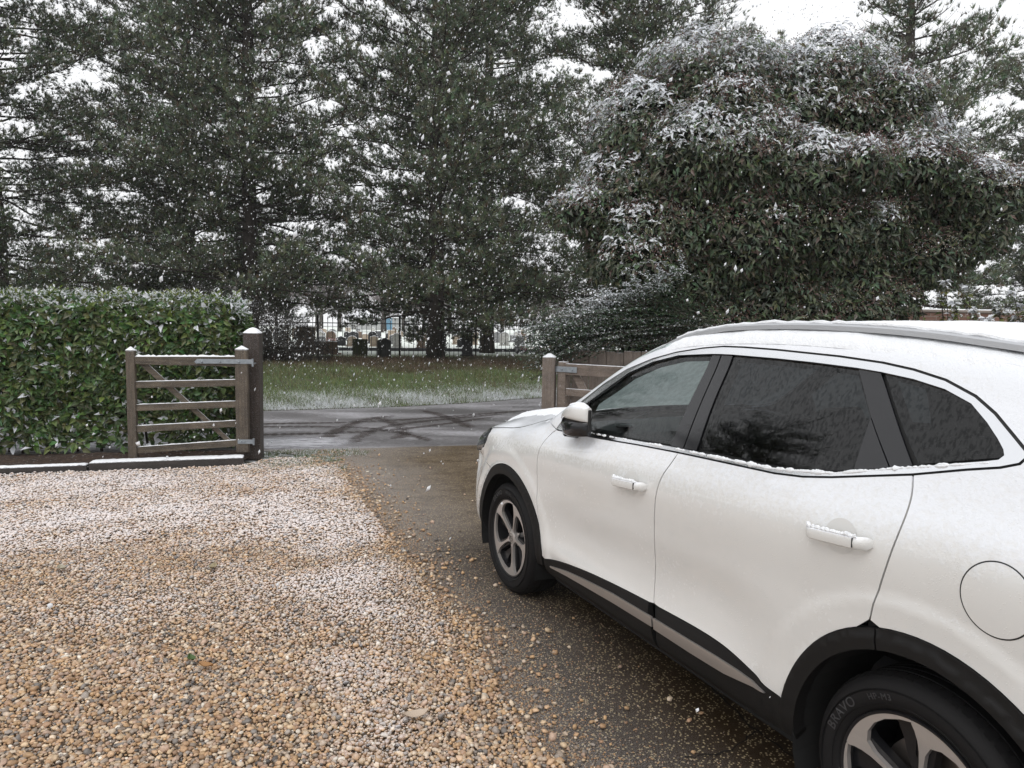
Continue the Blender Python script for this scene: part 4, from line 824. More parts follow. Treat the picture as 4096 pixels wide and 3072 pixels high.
def small_gate():
    # local x runs from the free end to the hinge post
    a=np.array((-4.40,8.20));c=np.array((-3.075,8.37));L=np.linalg.norm(c-a);o=thing('timber_gate','small five-bar timber gate standing open against the clipped green hedge','gate',(a[0],a[1],0),math.atan2(c[1]-a[1],c[0]-a[0]))
    for nm,x0,x1,z0,z1,y in (('stile',0,.095,.0,1.30,.035),('hanging_stile',L-.14,L-.0,.12,1.325,.042)):
        b=MB();b.box((x0,-y,z0),(x1,y,z1),.006);xm=(x0+x1)/2;b.add([(x0,-y,z1),(x1,-y,z1),(x1,y,z1),(x0,y,z1),(xm,-y*.3,z1+.035),(xm,y*.3,z1+.035)],[(0,1,4),(1,2,5,4),(2,3,5),(3,0,4,5)]);s=b.build(nm,M['stilewood'],o)
        b=MB();b.add([(x0,-y,z1+.004),(x1,-y,z1+.004),(x1,y,z1+.004),(x0,y,z1+.004),(xm,-y*.3,z1+.046),(xm,y*.3,z1+.046)],[(0,1,4),(1,2,5,4),(2,3,5),(3,0,4,5)]);b.build('snow_cap',M['snow'],s,smooth=False)
    for za,zb,h in ((1.145,1.125,.085),(.870,.900,.074),(.606,.650,.074),(.360,.422,.074),(.114,.192,.074)):
        b=MB();x0,x1=.095,L-.135
        if h>.08: barstrip(b,x0,x1,za,za+.085,zb,zb+.115,-.022,.022)
        else: barstrip(b,x0,x1,za,za+h,zb,zb+h,-.016,.016)
        br=b.build('bar',M['gatewood'],o);b=MB();n=40;V=[]
        for k,x in enumerate(np.linspace(x0,x1,n)):
            zt=(za+h+(zb+(.115 if h>.08 else h)-za-h)*k/(n-1));hh=(.014 if h>.08 else .005)
            for yy,zz in ((-.02,0),(-.008,1),(.008,1),(.02,0)): V.append((x,yy,zt+.001+hh*zz*max(0,1+.35*rng.normal())*(k not in(0,n-1))))
        b.add(V,[(k*4+j,k*4+j+1,(k+1)*4+j+1,(k+1)*4+j) for k in range(n-1) for j in range(3)]);b.build('bar_snow',M['snow'],br,smooth=True)
    b=MB();x0,x1=.16,L-.20;w=.05
    b.add([(x0-w,.017,1.16),(x0+w,.017,1.16),(x1+w,.017,.20),(x1-w*.4,.017,.20),(x0-w,.037,1.16),(x0+w,.037,1.16),(x1+w,.037,.20),(x1-w*.4,.037,.20)],[(0,1,2,3),(4,7,6,5),(0,4,5,1),(1,5,6,2),(2,6,7,3),(3,7,4,0)]);b.build('brace',M['gatewood'],o)
    b=MB();b.box((L-.56,-.050,1.160),(L+.06,-.043,1.212),.002);b.add([(L-.56,-.050,1.155),(L-.56,-.050,1.205),(L-.585,-.050,1.180),(L-.56,-.043,1.155),(L-.56,-.043,1.205),(L-.585,-.043,1.180)],[(0,2,1),(3,4,5),(0,3,5,2),(1,2,5,4)]);h=b.build('strap_hinge',M['galv'],o)
    b=MB()
    for x in (L-.50,L-.30,L-.09): b.lathe([(0,-.012),(.008,-.010),(.013,-.002),(.013,0)],10,'y',(x,-.050,1.18))
    b.build('hinge_bolt',M['galv'],h,smooth=True);b=MB();b.tube([(L+.06,-.045,1.13),(L+.06,-.045,1.22)],.012,8);b.tube([(L+.06,-.045,1.16),(L+.06,.10,1.16)],.010,8);b.build('hinge_pin',M['galv'],h,smooth=True)
    b=MB();b.box((L-.12,-.050,.225),(L+.06,-.043,.275),.002);h=b.build('strap_hinge',M['galv'],o);b=MB()
    for x in (L-.085,L-.045): b.lathe([(0,-.012),(.008,-.010),(.012,0)],10,'y',(x,-.05,.25))
    b.tube([(L+.06,-.045,.21),(L+.06,-.045,.29)],.012,8);b.build('hinge_bolt',M['galv'],h,smooth=True)
small_gate()
def drive_gate():
    a=np.array((.56,8.46));ang=math.atan2(-.43,.59);L=2.4;o=thing('timber_gate','broad timber drive gate with crossed braces, mostly hidden behind the white car','gate',(a[0],a[1],0),ang)
    b=MB();b.box((0,-.04,.06),(.10,.04,1.24),.005);b.build('hanging_stile',M['railwood'],o);b=MB();b.box((L-.08,-.035,.06),(L,.035,1.22),.005);b.build('stile',M['railwood'],o)
    for z,h in ((1.09,.13),(.845,.085),(.60,.08),(.36,.08),(.12,.08)):
        b=MB();b.box((.10,-.022 if h<.1 else -.035,z),(L-.08,.022 if h<.1 else .035,z+h),.003);b.build('bar',M['railwood'],o)
    for x0,z0,x1,z1,yy in ((.20,1.10,.80,.14,.03),(1.12,1.10,.42,.14,-.045),(1.15,1.10,1.75,.14,.03)):
        b=MB();w=.045;d=np.array([x1-x0,z1-z0]);d/=np.linalg.norm(d);n=np.array([-d[1],d[0]])*w;V=[(x0+n[0],yy-.012,z0+n[1]),(x1+n[0],yy-.012,z1+n[1]),(x1-n[0],yy-.012,z1-n[1]),(x0-n[0],yy-.012,z0-n[1])];V+=[(x,yy+.012,z) for x,_,z in V];b.add(V,[(0,1,2,3),(4,7,6,5),(0,4,5,1),(1,5,6,2),(2,6,7,3),(3,7,4,0)]);b.build('brace',M['railwood'],o)
    b=MB();b.box((-.12,-.048,1.12),(.26,-.041,1.185),.002);h=b.build('strap_hinge',M['galv'],o);b=MB()
    for x in (.06,.20): b.lathe([(0,-.012),(.008,-.010),(.012,0)],10,'y',(x,-.048,1.152))
    b.build('hinge_bolt',M['galv'],h,smooth=True)
drive_gate()
def board_fence():
    o=thing('board_fence','close-boarded grey timber fence behind the drive gate, under the shrubs','fence',(.62,8.93,0),R(2));L=6.4;x=0;k=0
    while x<L and k<62:
        w=.105+.012*rng.random();b=MB();t=.012 if k%2 else .0;b.box((x,-.012-t,.05),(x+w-.003,.006-t,1.35+.008*rng.normal()),.002);b.build('board',M['fencewood'],o);x+=w;k+=1
    for z in (.25,.75,1.2): b=MB();b.box((0,.007,z),(L,.05,z+.07));b.build('rail',M['fencewood'],o)
    for px in (0.0,1.72,3.5,5.2):
        b=MB();b.box((px-.05,.02,0),(px+.05,.12,1.40),.003);p=b.build('fence_post',M['fencewood'],o);b=MB();b.box((px-.075,-.005,1.40),(px+.075,.145,1.425),.004);b.add([(px-.06,.01,1.425),(px+.06,.01,1.425),(px+.06,.13,1.425),(px-.06,.13,1.425),(px,.07,1.455)],[(0,1,4),(1,2,4),(2,3,4),(3,0,4)]);b.build('post_cap',M['fencewood'],p)
board_fence()
def brick():
    t=NT('old_brick');b=t.n('ShaderNodeTexBrick',Scale=1.);b.inputs['Color1'].default_value=(.17,.085,.060,1);b.inputs['Color2'].default_value=(.24,.13,.095,1);b.inputs['Mortar'].default_value=(.30,.26,.22,1)
    b.inputs['Brick Width'].default_value=.225;b.inputs['Row Height'].default_value=.075;b.inputs['Mortar Size'].default_value=.006
    tc=t.n('ShaderNodeTexCoord');mp=t.n('ShaderNodeMapping');mp.inputs['Rotation'].default_value=(R(90),0,0);t.t.links.new(tc.outputs['Object'],mp.inputs[0]);t.t.links.new(mp.outputs[0],b.inputs['Vector'])
    c=t.mix(t.ramp(t.noise(12,5,.7),[(.4,0.),(.7,.6)]),b.outputs['Color'],(.10,.075,.06));t.pbr(Base__Color=c,Roughness=.85,Normal=t.bump(b.outputs['Fac'],-.4,.01));return t.m
M['brick']=brick();M['coping']=simple('coping_stone',(.28,.24,.21),.8,bump=.3,bscale=50)
def wallpiece(name,label,x0,x1,y,h,cap=True):
    o=thing(name,label,'wall',(x0,y,0));b=MB();b.box((0,0,0),(x1-x0,.22,h));b.build('brickwork',M['brick'],o);b=MB();b.box((-.0,-.03,h+.002),(x1-x0,.25,h+.05),.008);b.build('coping',M['coping'],o)
    b=MB();snowstrip(b,0,x1-x0,h+.05,-.02,.24,.02);b.build('coping_snow',M['snow'],o,smooth=True);return o
wallpiece('brick_wall','low red brick wall with snowy coping, left of the brick pier',5.0,7.58,14.05,1.93)
wallpiece('brick_wall','red brick wall with snowy coping behind the leafy stems at the right',7.88,13.5,14.05,2.03)
o=thing('brick_pier','square red brick pier with a snow cap between the two brick walls','pier',(7.73,14.16,0));b=MB();b.box((-.145,-.17,0),(.145,.17,2.10));b.build('brickwork',M['brick'],o)
b=MB();b.box((-.17,-.20,2.10),(.17,.20,2.14),.01);b.add([(-.16,-.19,2.14),(.16,-.19,2.14),(.16,.19,2.14),(-.16,.19,2.14),(0,0,2.20)],[(0,1,4),(1,2,4),(2,3,4),(3,0,4)]);b.build('coping',M['coping'],o)
b=MB();b.add([(-.16,-.19,2.145),(.16,-.19,2.145),(.16,.19,2.145),(-.16,.19,2.145),(-.06,-.05,2.205),(.06,-.05,2.205),(.06,.05,2.205),(-.06,.05,2.205)],[(0,1,5,4),(1,2,6,5),(2,3,7,6),(3,0,4,7),(4,5,6,7)]);b.build('snow_cap',M['snow'],o,smooth=True)
# ================= hedge and shrubs =================
def foliage(name,pos,d,up,L,W,col,snow,mat,parent,tv=LEAFV,tf=LEAFF):
    V,F=scatter(pos,d,up,L,W,tv,tf);k=len(tv)
    return link(name,mesh_np(name,V,F,smooth=False,attrs={'col':('FLOAT_COLOR',rep(col4(col),k)),'snow':('FLOAT',rep(snow,k))}),mat,parent)
def rv(n): return unit(rng.normal(size=(n,3)))
def hedge():
    a=np.array([-8.2,7.60]);c=np.array([-3.32,8.98]);L=np.linalg.norm(c-a);ang=math.atan2(c[1]-a[1],c[0]-a[0]);D=1.0;H=1.93
    o=thing('laurel_hedge','clipped glossy green laurel hedge with snow on its top leaves','hedge',(a[0],a[1],0),ang)
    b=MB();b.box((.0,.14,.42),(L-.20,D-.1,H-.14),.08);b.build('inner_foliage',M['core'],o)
    for i in range(26):
        b=MB();x=L*(i+.5)/26+rng.normal(0,.05);p=np.array([x,.4+rng.normal(0,.1),.0]);q=p+[rng.normal(0,.12),rng.normal(0,.14),.60];b.tube([p,(p+q)/2+rng.normal(0,.02,3),q],[.018,.014,.009],5);b.build('stem',M['twig'],o)
    def bulge(u,v): return .13*(nz(u,v,1.5,1)-.5)+.07*(nz(u,v,5,4)-.5)
    n=19000;u=rng.uniform(-.1,L,n);z=rng.uniform(.10,H,n);dep=rng.exponential(.045,n).clip(0,.22)
    keep=(z>.42)|(rng.random(n)<np.clip((z-.02)/.40,0,1)*nz(u,0*u,3.2,2)*1.5);u,z,dep=u[keep],z[keep],dep[keep];n=len(u)
    rd=np.clip((u-(L-.45))/.45,0,1);rt=np.clip((z-(H-.26))/.26,0,1)
    pos=np.stack([u-.04*rt*rd,dep+bulge(u,z)+.30*rd**2.2+.20*rt**2.4,z],-1)
    out=np.stack([.25*rd+rng.normal(0,.5,n),-1+0*u,.25+rng.normal(0,.5,n)],-1);d=unit(np.stack([rng.normal(0,.8,n),-.55+rng.normal(0,.4,n),-.15+rng.normal(0,.65,n)],-1))
    L1=rng.uniform(.070,.145,n);W1=L1*rng.uniform(.40,.52,n)
    base=np.stack([.070+.060*rng.random(n),.115+.070*rng.random(n),.038+.030*rng.random(n)],-1)*(rng.uniform(.4,1.5,n))[:,None]
    sn=.17+.20*rng.random(n)+(rng.random(n)<.05)*.40+.26*rt;P=[(pos,d,unit(out),L1,W1,base,sn)]
    n=7500;u=rng.uniform(-.1,L-.03,n);v=rng.uniform(.05,D,n);rd=np.clip((u-(L-.35))/.35,0,1)
    pos=np.stack([u,v,H-.03+.13*(nz(u,v,1.7,2)-.5)+rng.normal(0,.022,n)-.24*rd**2-.07*np.clip(1-v/.2,0,1)],-1)
    d=unit(np.stack([rng.normal(0,.8,n),rng.normal(-.1,.8,n),.45+rng.normal(0,.45,n)],-1));up=unit(np.stack([rng.normal(0,.4,n),rng.normal(-.2,.4,n),1+0*u],-1));L1=rng.uniform(.05,.10,n)
    yg=(rng.random(n)<.5)[:,None];base=np.where(yg,np.array([[.13,.17,.030]]),np.array([[.045,.085,.020]]))*rng.uniform(.6,1.2,n)[:,None];P.append((pos,d,up,L1,L1*.42,base*1.3,.16+.50*rng.random(n)))
    # end face and upright shoots
    n=3600;v=rng.uniform(0,D,n);z=rng.uniform(.2,H-.03,n);rt=np.clip((z-(H-.3))/.3,0,1);pos=np.stack([L-.02-.12*rt-rng.exponential(.04,n).clip(0,.15)+.08*(nz(v,z,4,2)-.5),v,z],-1)
    d=unit(np.stack([.5+rng.normal(0,.4,n),rng.normal(0,.7,n),-.1+rng.normal(0,.6,n)],-1));up=unit(np.stack([1+0*v,rng.normal(0,.5,n),.3+rng.normal(0,.5,n)],-1));L1=rng.uniform(.06,.11,n)
    P.append((pos,d,up,L1,L1*.46,np.stack([.04+.025*rng.random(n),.075+.04*rng.random(n),.016+.01*rng.random(n)],-1)*rng.uniform(.6,1.3,n)[:,None],.22+.25*rng.random(n)+.3*rt))
    ns=150;su=rng.uniform(0,L-.1,ns);sv=rng.uniform(.02,.9,ns);ps=[];ds=[]
    for i in range(ns):
        h=rng.uniform(.03,.12)
        for k in range(6): ps.append((su[i]+rng.normal(0,.01),sv[i]+rng.normal(0,.01),H+.0+h*k/6));w=rng.uniform(0,6.28);ds.append((math.cos(w)*.7,math.sin(w)*.7,.8))
    n=len(ps);P.append((np.array(ps),unit(np.array(ds)),unit(np.array([[0,0,1.]]*n)+rng.normal(0,.3,(n,3))),rng.uniform(.05,.085,n),rng.uniform(.018,.03,n),np.stack([.12+.06*rng.random(n),.17+.05*rng.random(n),.03+0*rng.random(n)],-1),.28+.38*rng.random(n)))
    cc=[np.concatenate([p[i] for p in P]) for i in range(7)];foliage('foliage',*cc,M['leaf'],o)
hedge()
def lobes_leaves(lobes,dens,leafL,colf,snowtop,droop=.35,shell=.30,open_=0.):
    P=[]
    for (cx,cy,cz,rx,ry,rz) in lobes:
        n=int(dens*4*math.pi*((rx*ry)**1.6/3+(rx*rz)**1.6/3+(ry*rz)**1.6/3)**(1/1.6));s=rv(n);s=s[(s[:,1]<.45)|(rng.random(n)<.4)];n=len(s)
        w=1+.16*(nz(s[:,0]*3+cx,s[:,2]*3+cz,1.8,cy)-.5)*2+.10*(nz(s[:,0]*7,s[:,2]*7+s[:,1]*5,1.7,2)-.5)*2
        r=w*(1-shell*rng.random(n)**2.2);pos=np.stack([cx+s[:,0]*rx*r,cy+s[:,1]*ry*r,cz+s[:,2]*rz*r],-1)
        # leaves inside another lobe stay hidden: drop them
        inn=np.zeros(n,bool)
        for (a,b_,c_,p,q,t_) in lobes:
            if (a,b_,c_)!=(cx,cy,cz): inn|=((pos[:,0]-a)/p)**2+((pos[:,1]-b_)/q)**2+((pos[:,2]-c_)/t_)**2<.55
        pos,s,r,w=pos[~inn],s[~inn],r[~inn],w[~inn];n=len(pos)
        up=unit(s+rv(n)*.55+[0,0,.35]);d=unit(np.cross(up,rv(n))+s*.5-np.array([0,0,droop]));L=leafL*rng.uniform(.7,1.3,n)
        sh=np.zeros(n)
        for dz in (.45,1.0,1.8,2.8):
            for (a,b_,c_,p,q,t_) in lobes: sh+=(((pos[:,0]-a)/p)**2+((pos[:,1]-b_)/q)**2+((pos[:,2]+dz-c_)/t_)**2<1.05)
        ex=np.clip(s[:,2]*.9+.30,0,1)*np.clip((r-.72*w)/(.22*w),0,1)*np.exp(-sh*1.1)*np.clip(.25+1.1*nz(pos[:,0]*1.0,pos[:,2]+pos[:,1]*.6,3.1,4),0,1.2);sn=.12+.22*rng.random(n)+snowtop*ex**.8*(.45+.9*rng.random(n));P.append((pos,d,up,L,L*.36,colf(n,s,r),sn))
    return [np.concatenate([p[i] for p in P]) for i in range(7)]
def trunks(o,specs,mat):
    for sp in specs:
        b=MB();p=np.array(sp[0],float)
        for (x,y,z,r) in sp[1]: pass
        pts=[sp[0]]+[q[:3] for q in sp[1]];rad=[sp[2]]+[q[3] for q in sp[1]];b.tube(pts,rad,9);b.build('trunk',mat,o,smooth=True)
def big_shrub():
    o=thing('evergreen_tree','big rounded evergreen shrub tree with snowy leaves and pinkish buds behind the fence','tree',(3.9,11.6,0))
    C0=np.array([3.9,11.6,0])
    lob=[(3.0,11.3,5.2,1.35,1.2,.95),(4.75,11.5,5.25,1.30,1.2,.95),(3.9,11.7,4.7,2.0,1.5,1.2),(2.05,11.2,4.45,1.05,1.1,.95),(1.65,10.9,3.55,.80,.9,.80),(2.75,10.5,4.05,1.15,1.0,.80),(3.95,10.4,3.85,1.15,.9,.65),(5.4,11.4,4.4,1.1,1.2,1.0),(1.75,10.9,2.75,.75,.9,.70),(2.7,10.9,2.5,1.0,.9,.95),(3.75,10.9,2.2,1.0,.9,.95),(4.8,10.8,2.6,.85,.8,.85),(4.9,10.6,1.85,.65,.6,.65),(6.1,11.1,3.9,.95,1.0,.75),(6.75,11.0,3.35,.62,.9,.75),(6.1,11.3,3.0,.9,.8,.6),(2.1,11.3,1.7,.9,.7,.8),(5.6,11.5,3.3,.8,.8,.7)]
    rs=np.random.default_rng(5)
    for i in range(34):
        a,b_,c,p,q,r=lob[rs.integers(0,18)];v=unit(rs.normal(size=3));v[1]=-abs(v[1]);lob.append((a+v[0]*p*.9,b_+v[1]*q*.9,c+v[2]*r*.85,.45+.25*rs.random(),.42,.32+.16*rs.random()))
    lob+=[(2.4,10.4,3.1,.8,.6,.7),(3.3,10.2,3.0,.8,.6,.7),(4.3,10.3,3.1,.8,.6,.6),(5.2,10.7,3.4,.7,.6,.7),(3.0,10.4,1.4,.8,.6,.7),(4.2,10.4,1.4,.8,.6,.7)]
    lob=[(a-C0[0],b_-C0[1],c,p,q,r) for a,b_,c,p,q,r in lob]
    def colf(n,s,r):
        k=rng.random(n);g=np.stack([.070+.045*rng.random(n),.092+.045*rng.random(n),.052+.030*rng.random(n)],-1)*rng.uniform(.5,1.4,n)[:,None]
        pk=(k<.06+.16*np.clip(s[:,2],0,1))[:,None];g=np.where(pk,np.array([[.13,.090,.075]])*rng.uniform(.6,1.4,n)[:,None],g);return g
    lob=[(a,b_,c,p*.93,q*.93,r*.93) for a,b_,c,p,q,r in lob];L=lobes_leaves(lob,640,.108,colf,.52,shell=.22,droop=.6);cr=foliage('crown',*L,M['leaf'],o)
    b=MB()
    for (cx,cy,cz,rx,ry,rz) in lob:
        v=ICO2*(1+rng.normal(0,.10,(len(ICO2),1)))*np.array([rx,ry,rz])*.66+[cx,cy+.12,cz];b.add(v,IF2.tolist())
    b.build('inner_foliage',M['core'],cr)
    # small bud clusters
    n=5200;i=rng.integers(0,len(lob),n);s=rv(n);s[:,2]=abs(s[:,2])*.8+.0;s=unit(s);s[:,1]=-abs(s[:,1]);c=np.array(lob)[i];pos=c[:,:3]+s*c[:,3:]*1.03
    k=7;pp=rep(pos,k)+rng.normal(0,.035,(n*k,3));m=len(pp);cw=rng.random(n)<.72;cc=rep(np.where(cw[:,None],[[.20,.095,.085]],[[.42,.38,.26]]),k)*rng.uniform(.6,1.3,m)[:,None]
    V=(ICO[[0,1,2,3,4,5,11]][None]*.010)+pp[:,None];Fb=np.array([[0,1,2],[0,2,3],[0,3,4],[0,4,5],[0,5,1],[6,2,1],[6,3,2],[6,4,3],[6,5,4],[6,1,5]]);F=(Fb[None]+np.arange(m)[:,None,None]*7).reshape(-1,3)
    link('flower_buds',mesh_np('flower_buds',V.reshape(-1,3),F,attrs={'col':('FLOAT_COLOR',rep(col4(cc),7)),'snow':('FLOAT',rep(.20+.34*rng.random(m),7))}),M['leaf'],o)
    tr=[((2.9,11.3,0),[(2.95,11.3,1.4,.085),(2.7,11.4,2.6,.06),(2.3,11.3,4,.03)],.10),((3.15,11.4,0),[(3.1,11.4,1.6,.07),(3.4,11.5,3,.05),(3.6,11.6,5,.02)],.09),((3.5,11.5,0),[(3.62,11.5,1.5,.08),(4.1,11.6,3,.06),(4.8,11.6,5,.02)],.10),((4.0,11.4,0),[(4.3,11.3,1.6,.06),(5.3,11.3,2.9,.045),(6.6,11.1,3.6,.02)],.08),((4.3,11.6,0),[(4.8,11.5,1.8,.06),(5.4,11.5,3.2,.04),(5.5,11.5,4.6,.02)],.07)]
    trunks(o,[(tuple(np.array(a)-C0),[(*(np.array(q[:3])-C0),q[3]) for q in b_],r) for a,b_,r in tr],M['bark'])
    b=MB()
    for i in range(150):
        c=np.array(lob[rng.integers(0,len(lob))]);p=np.array([rng.uniform(-1,1.2),rng.uniform(-.3,.3),rng.uniform(1.5,3.2)]);q=c[:3]+rv(1)[0]*c[3:]*.8;m=(p+q)/2+rng.normal(0,.15,3);b.tube([p,m,q],[.022,.012,.004],4,False)
    b.build('branches',M['twig'],o)
big_shrub()
def arching_shrub():
    o=thing('arching_shrub','small-leaved shrub arching over the grey gate post, its sprays lined with snow','shrub',(1.7,9.2,0));C0=np.array([1.7,9.2,0]);P=[];D=[];U=[];S=[];b=MB();Cc=[]
    for i in range(330):
        st=np.array([rng.uniform(.9,2.9),rng.uniform(9.15,9.9),rng.uniform(1.35,1.8)]);t=rng.random()
        end=np.array([.10+1.9*t+rng.normal(0,.14),8.55+rng.uniform(-.1,.7),1.42+1.02*t**.8+rng.normal(0,.10)-.45*rng.random()**1.5]);
        end=end if end[0]<.70 else np.array([end[0],max(end[1],8.98),max(end[2],1.46+.12*rng.random())])
        if i%3==0: end=np.array([rng.uniform(.05,.55),8.45+rng.uniform(0,.4),rng.uniform(1.15,1.65)])
        m=(st+end)/2+[.1+rng.normal(0,.15),rng.normal(0,.12),.36+rng.normal(0,.12)];q=[(1-s)**2*st+2*s*(1-s)*m+s*s*end for s in np.linspace(0,1,9)];q=np.array(q)-C0+rng.normal(0,.018,(9,3));b.tube(q,np.linspace(.0055,.0015,9),4,False) if i%2 else None
        Ln=np.linalg.norm(end-st);nl=int(Ln/.013);s=rng.uniform(.04,1,nl);p=np.array([np.interp(s,np.linspace(0,1,9),q[:,k]) for k in range(3)]).T;tg=unit(q[-1]-q[-4])
        sd=rng.choice([-1,1],nl)[:,None];side=unit(np.cross(tg,[0,0,1.]));P.append(p);D.append(unit(tg*.55+side*sd+rng.normal(0,.35,(nl,3))));U.append(unit(np.array([0,0,1.])+rng.normal(0,.35,(nl,3))))
        topness=np.clip((p[:,2]-(1.55+ (p[:,0]+1.2)*.42))/.35+.5,0,1) if i%3 else np.full(nl,.55)
        S.append(.12+.26*rng.random(nl)+.36*topness*(.5+.7*rng.random(nl)))
    P=np.concatenate(P);D=np.concatenate(D);U=np.concatenate(U);S=np.concatenate(S);n=len(P);L=rng.uniform(.030,.048,n)
    foliage('foliage',P,D,U,L,L*.5,np.stack([.050+.035*rng.random(n),.080+.045*rng.random(n),.045+.03*rng.random(n)],-1),S,M['leaf'],o);b.build('stems',M['twig'],o)
arching_shrub()
def hydrangea():
    o=thing('leafy_shrub','pale green shrub with snow on its leaf heads, before the brick wall','shrub',(6.9,10.2,0));b=MB();P=[];D=[];U=[];S=[];Cc=[]
    for i in range(62):
        x0=rng.uniform(-.7,1.2);y0=rng.normal(0,.25);h=rng.uniform(1.85,2.50)-.10*abs(x0-.5);x1=x0*1.25+rng.normal(0,.15)-.12;y1=y0+rng.normal(0,.15);q=np.array([(x0*.5,y0*.5,0),(x0,y0,h*.6),(x1,y1,h)]);b.tube(q,[.010,.007,.004],5)
        nl=int(rng.integers(22,36));z=h-rng.exponential(.12,nl).clip(0,.75);f=(z/h);p=np.stack([np.interp(z,[0,h*.6,h],q[:,0]),np.interp(z,[0,h*.6,h],q[:,1]),z],-1);w=rng.uniform(0,6.28,nl);P.append(p);D.append(unit(np.stack([np.cos(w),np.sin(w),-.25+rng.normal(0,.35,nl)],-1)));U.append(unit(np.stack([rng.normal(0,.3,nl),-.2+rng.normal(0,.3,nl),np.ones(nl)],-1)))
        S.append(.22+.62*np.exp(-(h-z)/.12)*(.6+.5*rng.random(nl)));Cc.append(np.stack([.11+.10*rng.random(nl),.13+.09*rng.random(nl),.035+.04*rng.random(nl)],-1)*rng.uniform(.5,1.1,nl)[:,None])
    P=np.concatenate(P);n=len(P);L=rng.uniform(.07,.12,n);foliage('foliage',P,np.concatenate(D),np.concatenate(U),L,L*.6,np.concatenate(Cc),np.concatenate(S),M['leaf'],o);b.build('stems',M['twig'],o)
hydrangea()
# ================= pines =================
def tuftmesh(pos,d,n_bl,L,W,spread,seed):
    """needle blades: one thin triangle each"""
    n=len(pos);k=n_bl;bd=unit(rep(d,k)+rng.normal(0,spread,(n*k,3)));p=rep(pos,k)+rng.normal(0,.015,(n*k,3));Lb=L*rng.uniform(.6,1.15,n*k);s=unit(np.cross(bd,rv(n*k)))*(W*.5)
    V=np.stack([p-s,p+s,p+bd*Lb[:,None]],1).reshape(-1,3);return V,np.arange(n*k*3).reshape(-1,3)
def pine_meshes(seed,H,Rr,z0,zmax,dens=1.,nb=9,needle=(.19,.024),taper=.62):
    global rng
    keep=rng;rng=np.random.default_rng(seed);b=MB();T=[];TD=[];DD=[]
    z=z0;lean=rng.normal(0,.15)
    while z<zmax:
        nbr=int(rng.integers(5,8));ph=rng.uniform(0,6.28)
        for i in range(nbr):
            if rng.random()<.22: continue
            az=ph+i*6.283/nbr+rng.normal(0,.25);f=(z-z0)/(H-z0);prof=Rr*(1-taper*f**(1.7 if taper<.8 else 1.15))*rng.uniform(.45,1.10);el=R(0+26*f+rng.normal(0,10));zz=z+rng.normal(0,.3)
            m=8;s=np.linspace(0,1,m);dr=-.10*prof*(1-f)*s**1.2+.16*prof*s**3.2;pts=np.stack([np.cos(az)*prof*s*math.cos(el),np.sin(az)*prof*s*math.cos(el),zz+prof*s*math.sin(el)*.85+dr],-1)
            wob=rng.normal(0,.05*prof**.5,(m,3))*s[:,None];pts=pts+wob;b.tube(pts,np.linspace(.055*(1-.5*f),.010,m),5,False)
            out=unit(pts[-1]-pts[0]);sd=unit(np.cross(out,[0,0,1.]))
            nt=int(prof/.165*dens);ss=rng.uniform(.06,1,nt)**.75
            for s1 in ss:
                p=np.array([np.interp(s1,s,pts[:,k]) for k in range(3)]);tl=rng.uniform(.35,1.15)*(1.15-.5*s1)*min(1,prof/4+.3);d=unit(out*rng.uniform(.3,1)+sd*rng.choice([-1,1])*rng.uniform(.5,1.1)+np.array([0,0,rng.uniform(-.55,.85)]))
                e=p+d*tl;e2=e+np.array([0,0,.22*tl]);b.tube([p,(p+e)/2-[0,0,.03],e2],[.012,.008,.004],3,False)
                q=max(3,int(tl/.11));u=np.linspace(.25,1,q)
                for uu in u:
                    pt=p+(e2-p)*uu+rng.normal(0,.035,3)
                    for r_ in range(2 if uu<.95 else 4): T.append(pt+rng.normal(0,.08,3));TD.append(unit(d*.55+np.array([0,0,.70])+rng.normal(0,.38,3)))
        z+=rng.uniform(.36,.56)
    T=np.array(T);TD=np.array(TD);q3=nz(T[:,0]*1.0+T[:,1]*.8,T[:,2]*1.25,.95,seed)*.6+nz(T[:,0]-T[:,1],T[:,2]*1.6+T[:,1],2.1,seed+3)*.4;k3=q3>.375+.06*rng.normal(size=len(T));T,TD=T[k3],TD[k3];V,F=tuftmesh(T,TD,nb,needle[0],needle[1],.42,seed);k=nb*3;n=len(T)
    rr=np.hypot(T[:,0],T[:,1]);col=np.stack([.110+.060*rng.random(n),.135+.065*rng.random(n),.080+.045*rng.random(n)],-1)*rng.uniform(.45,1.4,n)[:,None];br=rng.random(n)<.05;col[br]=np.array([.12,.075,.045])*rng.uniform(.6,1.2,(br.sum(),1))
    sn=.10+.22*rng.random(n)+.14*np.clip(TD[:,2],0,1)*rng.random(n);me=mesh_np('crown',V,F,smooth=False,attrs={'col':('FLOAT_COLOR',rep(col4(col),k)),'snow':('FLOAT',rep(sn,k))});me.materials.append(M['needle'])
    bme=bpy.data.meshes.new('branches');bme.from_pydata([tuple(p) for p in np.concatenate(b.v)],[],b.f);bme.update();bme.materials.append(M['bark'])
    t=MB();zs=np.linspace(0,H,16);t.tube(np.stack([.05*np.sin(zs*.5+lean),.05*np.cos(zs*.7),zs],-1),np.interp(zs,[0,1,H*.5,H],[.42,.33,.22,.04]),14);tm=bpy.data.meshes.new('trunk');tm.from_pydata([tuple(p) for p in np.concatenate(t.v)],[],t.f);tm.update();tm.polygons.foreach_set('use_smooth',[True]*len(tm.polygons));tm.materials.append(M['bark'])
    rng=keep;print('pine',n,'tufts');return tm,bme,me
PA=pine_meshes(11,26,7.2,1.9,19.0);PB=pine_meshes(12,25,6.9,2.2,19.0);PC=pine_meshes(13,15.2,5.6,1.6,14.8,taper=.90)
